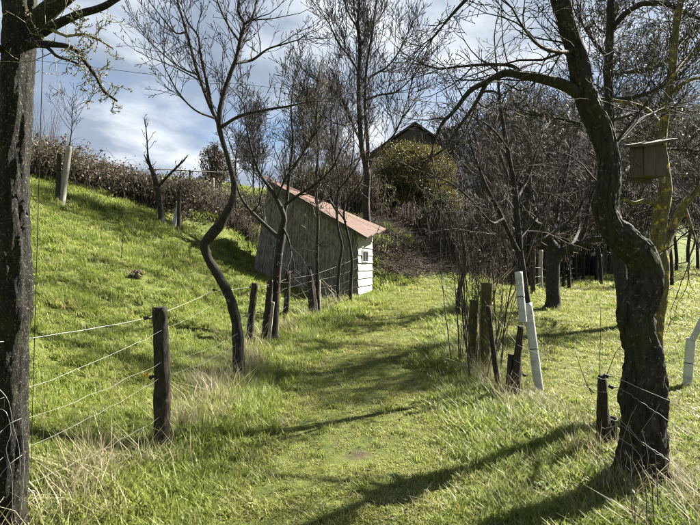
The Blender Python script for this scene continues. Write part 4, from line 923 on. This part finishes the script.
for (y0, y1, dens, mult) in ((1.9, 5, 300, 1.0), (5, 8, 190, 1.12), (8, 12, 95, 1.4), (12, 18, 46, 1.9), (18, 28, 17, 2.8), (28, 60, 4.0, 4.6)):
    hw = lambda y: y * .74 + 1.0
    area = hw(y1) * 2 * (y1 - y0); n = int(area * dens); y = rng.uniform(y0, y1, n); x = rng.uniform(-1, 1, n) * hw(y1); k = np.abs(x) < hw(y); x, y = x[k], y[k]
    dl = x - lfx(y); dr = x - rfx(y); dp = np.abs(x - pathx(y)); nn = nz(x, y, 2.2, 3); n2 = nz(x, y, 5.5, 4)
    edge = np.maximum(np.exp(-(dl / .33) ** 2), np.exp(-(dr / .40) ** 2)) * (y < 19)
    sward = np.where(dl < 0, .42 + .45 * (nn > .25) * (nn - .25) + .25 * (n2 > .5), np.where(dr > 0, .16, np.clip((dp - .6) * 1.5, 0, .95) + .08 + .22 * (n2 > .4)))
    v = np.where(rng.random(len(x)) < np.clip(sward + edge * .5, 0, .92), rng.integers(3, 5, len(x)), rng.integers(0, 3, len(x)))
    hay = rng.random(len(x)); v = np.where(hay < (y < 12) * .006 + .10 * edge ** 2 * np.clip(.75 + nz(x, y, 1.6, 9), .1, 1.6), 5, v); v = np.where((hay > .90 - .07 * (dl < 0) * (nz(x, y, 1.1, 12) > .1)) & (v < 3) & (y < 14), 6, v)
    s = mult * rng.uniform(.65, 1.25, len(x)) * (1 + .35 * edge + .15 * np.clip(nn, -1, 1)) * np.where((dl >= 0) & (dr <= 0), np.clip(.85 + .6 * (dp - .5), .85, 1.25), 1.0); s = np.where((v == 5) & (edge < .3), s * .6, s)
    # worn, trodden spots on the path and the bank under brush stay thin
    thin = np.exp(-(((x - .08) / .28) ** 2 + ((y - 4.35) / .35) ** 2)) * .9 + np.exp(-(((x - .35) / .35) ** 2 + ((y - 5.5) / .8) ** 2)) * .35
    U = (x - .22) * UX.x + (y - 16.3) * UX.y; Vv = (x - .22) * VX.x + (y - 16.3) * VX.y; inshed = (U > -.02) & (U < WL) & (Vv > -.02) & (Vv < WD)
    uu = x / y * F + CX; zz_ = height(x, y); brush = (y > 18.8) & (uu > 345) & (uu < 470) & (zz_ > 1.0 + .05 * (y - 19)); hedge = (y > 17) & (uu < 210) & (uu < 215 - 0 * y)
    keep = (rng.random(len(x)) > thin + .62 * brush + .6 * (hedge & (y > 17.4))) & ~inshed
    xs.append(x[keep]); ys.append(y[keep]); sc.append(s[keep]); vr.append(v[keep])
xs, ys, sc, vr = map(np.concatenate, (xs, ys, sc, vr)); N = len(xs)
print('grass tufts', N)
KIT_M = [tuft('grass_tuft', 38, .09, .015, .034, .0065, 1.5, M['grass_meadow'], 21), tuft('grass_tuft', 38, .09, .018, .040, .007, 1.6, M['grass_meadow'], 22), tuft('grass_tuft', 44, .09, .008, .022, .0105, 1.3, M['grass_meadow'], 23, 1.6),
         tuft('grass_tuft', 34, .08, .03, .065, .0066, 1.2, M['grass_meadow'], 24)] + KIT[4:]
def field(name, label, sel, kit=KIT):
    n = int(sel.sum()); me = bpy.data.meshes.new(name); me.vertices.add(n)
    me.vertices.foreach_set('co', np.stack([xs[sel], ys[sel], height(xs[sel], ys[sel]) - .006], 1).astype(np.float32).ravel())
    rot = np.stack([rng.normal(0, .10, n), rng.normal(0, .10, n), rng.uniform(0, 6.28, n)], 1).astype(np.float32)
    a = me.attributes.new('rot', 'FLOAT_VECTOR', 'POINT'); a.data.foreach_set('vector', rot.ravel())
    a = me.attributes.new('scl', 'FLOAT', 'POINT'); a.data.foreach_set('value', sc[sel].astype(np.float32))
    a = me.attributes.new('kind', 'INT', 'POINT'); a.data.foreach_set('value', vr[sel].astype(np.int32))
    o = bpy.data.objects.new(name, me); COL.objects.link(o); tag(o, label, 'grass', kind='stuff')
    ng = bpy.data.node_groups.new(name, 'GeometryNodeTree'); ng.interface.new_socket('Geometry', in_out='INPUT', socket_type='NodeSocketGeometry'); ng.interface.new_socket('Geometry', in_out='OUTPUT', socket_type='NodeSocketGeometry')
    t = NT(ng); gi = t.add('NodeGroupInput'); go = t.add('NodeGroupOutput'); J = t.add('GeometryNodeJoinGeometry')
    def attr(nm, ty): q = t.add('GeometryNodeInputNamedAttribute', data_type=ty); q.inputs[0].default_value = nm; return q.outputs[0]
    for k, src in enumerate(kit):
        oi = t.add('GeometryNodeObjectInfo'); oi.inputs[0].default_value = src; oi.inputs['As Instance'].default_value = True
        ip = t.add('GeometryNodeInstanceOnPoints'); cp = t.add('FunctionNodeCompare', data_type='INT', operation='EQUAL'); t.link(attr('kind', 'INT'), cp.inputs[2]); cp.inputs[3].default_value = k
        t.link(gi.outputs[0], ip.inputs['Points']); t.link(cp.outputs[0], ip.inputs['Selection']); t.link(oi.outputs['Geometry'], ip.inputs['Instance'])
        e2r = t.add('FunctionNodeEulerToRotation'); t.link(attr('rot', 'FLOAT_VECTOR'), e2r.inputs[0]); t.link(e2r.outputs[0], ip.inputs['Rotation']); t.link(attr('scl', 'FLOAT'), ip.inputs['Scale']); t.link(ip.outputs[0], J.inputs[0])
    t.link(J.outputs[0], go.inputs[0]); md = o.modifiers.new('blades', 'NODES'); md.node_group = ng
dlA = xs - lfx(ys); drA = xs - rfx(ys)
field('bank_grass', 'tussocky green grass covering the left bank', dlA < 0)
lane = np.abs(xs - pathx(ys)) < .80 + .14 * nz(xs, ys, 3.0, 31) + .05 * rng.normal(size=len(xs)) + .02 * ys
field('path_grass', 'short trodden yellow green grass of the path lane', (dlA >= 0) & (drA <= 0) & lane, KIT_M)
field('verge_grass', 'longer lush grass along both sides of the path', (dlA >= 0) & (drA <= 0) & ~lane)
field('meadow_grass', 'short bright grass of the right hand meadow', (dlA >= 0) & (drA > 0), KIT_M)

# dry grass clumps, each its own
def clump(label, u, d, n, h0, h1, R_, mat='hay', lean=.5):
    b_ = on_ground(u, d, .01); src = tuft('dry_grass_clump', int(n * .7), R_, h0, h1, .0042, lean, M[mat], int(u), .3); src.location = b_; COL.objects.link(src); tag(src, label, 'dry grass', 'dry grass clumps along the fences')
clump('straw-coloured grass clump near the mossy left tree', 92, 3.75, 150, .22, .52, .16)
clump('straw-coloured grass between the near fence post and the curved tree', 208, 6.1, 130, .25, .6, .2)
clump('dead grass tangle right at the near fence post foot', 184, 4.9, 70, .2, .4, .13)
clump('dry grass tuft at the foot of the s-curved tree', 250, 7.6, 70, .15, .4, .15)
clump('dry grass at the foot of the forked tree', 286, 11.2, 80, .2, .45, .2)
clump('tall dry grass below the mossy right fence posts', 484, 6.9, 170, .25, .6, .28)
clump('dry grass around the leaning stake by the white guard', 505, 5.9, 130, .2, .5, .24)
clump('dead grass and stalks below the rotten near post', 588, 4.35, 130, .15, .38, .17)
clump('dry grass under the twisted tree roots', 622, 3.65, 80, .1, .26, .17)
clump('dry stalks at the bottom edge near the left trunk', 60, 3.15, 70, .15, .4, .13)

# broad-leaved weeds
def weed(label, u, d, n, L0):
    b_ = on_ground(u, d); V, Fq = [], []
    for i in range(n):
        a = random.uniform(0, 6.28); L = L0 * random.uniform(.6, 1.2); wv = L * .28; el = random.uniform(.25, 1.1); ca, sa = math.cos(a), math.sin(a); b = len(V)
        for t in (0, .25, .5, .75, 1):
            ww = wv * math.sin(math.pi * min(.97, t * .85 + .12)); r = L * t * math.cos(el); z = L * (t * math.sin(el) - .55 * t * t * math.sin(el)) + .01 + .01 * math.sin(t * 14 + i)
            for s in (-1, 0, 1): V.append((ca * r - sa * ww * s, sa * r + ca * ww * s, z + (abs(s)) * ww * .25))
        for k in range(4):
            for s in (0, 1): Fq.append((b + k * 3 + s, b + k * 3 + s + 1, b + k * 3 + s + 4, b + k * 3 + s + 3))
    o = link('broadleaf_weed', mesh_raw('broadleaf_weed', V, Fq, True), M['weed'], None, b_); tag(o, label, 'weed', 'broad-leaved weeds in the grass')
weed('dock-like weed rosette in front of the leaning right stake', 521, 5.0, 26, .15)
weed('leafy weed beside the dock-like rosette, nearer the rotten post', 536, 4.8, 22, .13)
weed('green weed at the foot of the near left fence post', 172, 4.45, 20, .11)
weed('leafy weed at the right path edge, bottom of the picture', 545, 3.75, 26, .10)
weed('leafy weed by the s-curved tree foot on the path side', 262, 7.2, 26, .14)
weed('low leafy weed right of the path between rosette and bottom corner', 500, 4.0, 24, .09)
weed('small green weed in the bottom left grass near the straw clump', 150, 3.7, 20, .09)
weed('leafy weed under the rotten near post', 570, 4.5, 24, .12)
# dead twigs and roots around the twisted tree's foot
T = Tubes(); b0 = on_ground(618, 3.7)
for k in range(170):
    u = random.gauss(612, 26); d = random.gauss(3.85, .25); p = on_ground(u, d); a = random.uniform(0, 6.28); L = random.uniform(.08, .34); el = abs(random.gauss(.1, .45))
    e = p + Vector((math.cos(a) * math.cos(el), math.sin(a) * math.cos(el), math.sin(el))) * L; r = random.uniform(.0018, .0045); T.add([p, (p + e) / 2 + rnd_dir() * .03, e], [r, r * .8, r * .5], 4)
tw = thing('dead_twigs', b0, 'scattered dead twigs and litter at the twisted tree foot', 'twigs'); tag(link('sticks', T.mesh('sticks', b0), M['twig_pale'], tw), kind='stuff')
C = np.array([tuple(on_ground(random.gauss(608, 30), random.gauss(3.85, .3)) + Vector((0, 0, random.uniform(.01, .06)))) for _ in range(420)])
tag(leaf_cloud('leaf_litter', C, .035, M['dead_leaf'], tw, b0), kind='stuff')
# upright shoots in the bottom right corner
T = Tubes(); sh_ = thing('root_shoots', on_ground(645, 3.35), 'thin upright shoots in front of the twisted tree base', 'shoots')
for u, vt, d in ((634, 490, 3.2), (633, 455, 3.25), (655, 470, 3.2), (658, 452, 3.3), (647, 480, 3.1)):
    T = Tubes(); b_ = on_ground(u, d, .02); tpt = px(u + random.uniform(-4, 4), vt, d); pts = [b_, b_.lerp(tpt, .5) + rnd_dir() * .02, tpt]; T.add(pts, [.005, .004, .002], 4)
    spawn(T, pts, [.005, .004, .002], 0, dict(dens=[14, 10], len=[.09, .03], seg=.03, wander=.3, up=.03, ang=(35, 70), lift=.1, rmin=.0013), .3)
    link('stem', T.mesh('stem', sh_.location), M['twig'], sh_)

# fallen leaves scattered in the near grass
n_ = 1500; yy_ = rng.uniform(2.4, 13, n_) ** 1.0; xx_ = rng.uniform(-1, 1, n_) * (yy_ * .72 + .4); cc_ = np.stack([xx_, yy_, height(xx_, yy_) + rng.uniform(.012, .045, n_)], 1)
tag(leaf_cloud('fallen_leaves', cc_, .032, M['dead_leaf']), 'scattered dry fallen leaves lying in the near grass', 'leaves', kind='stuff')
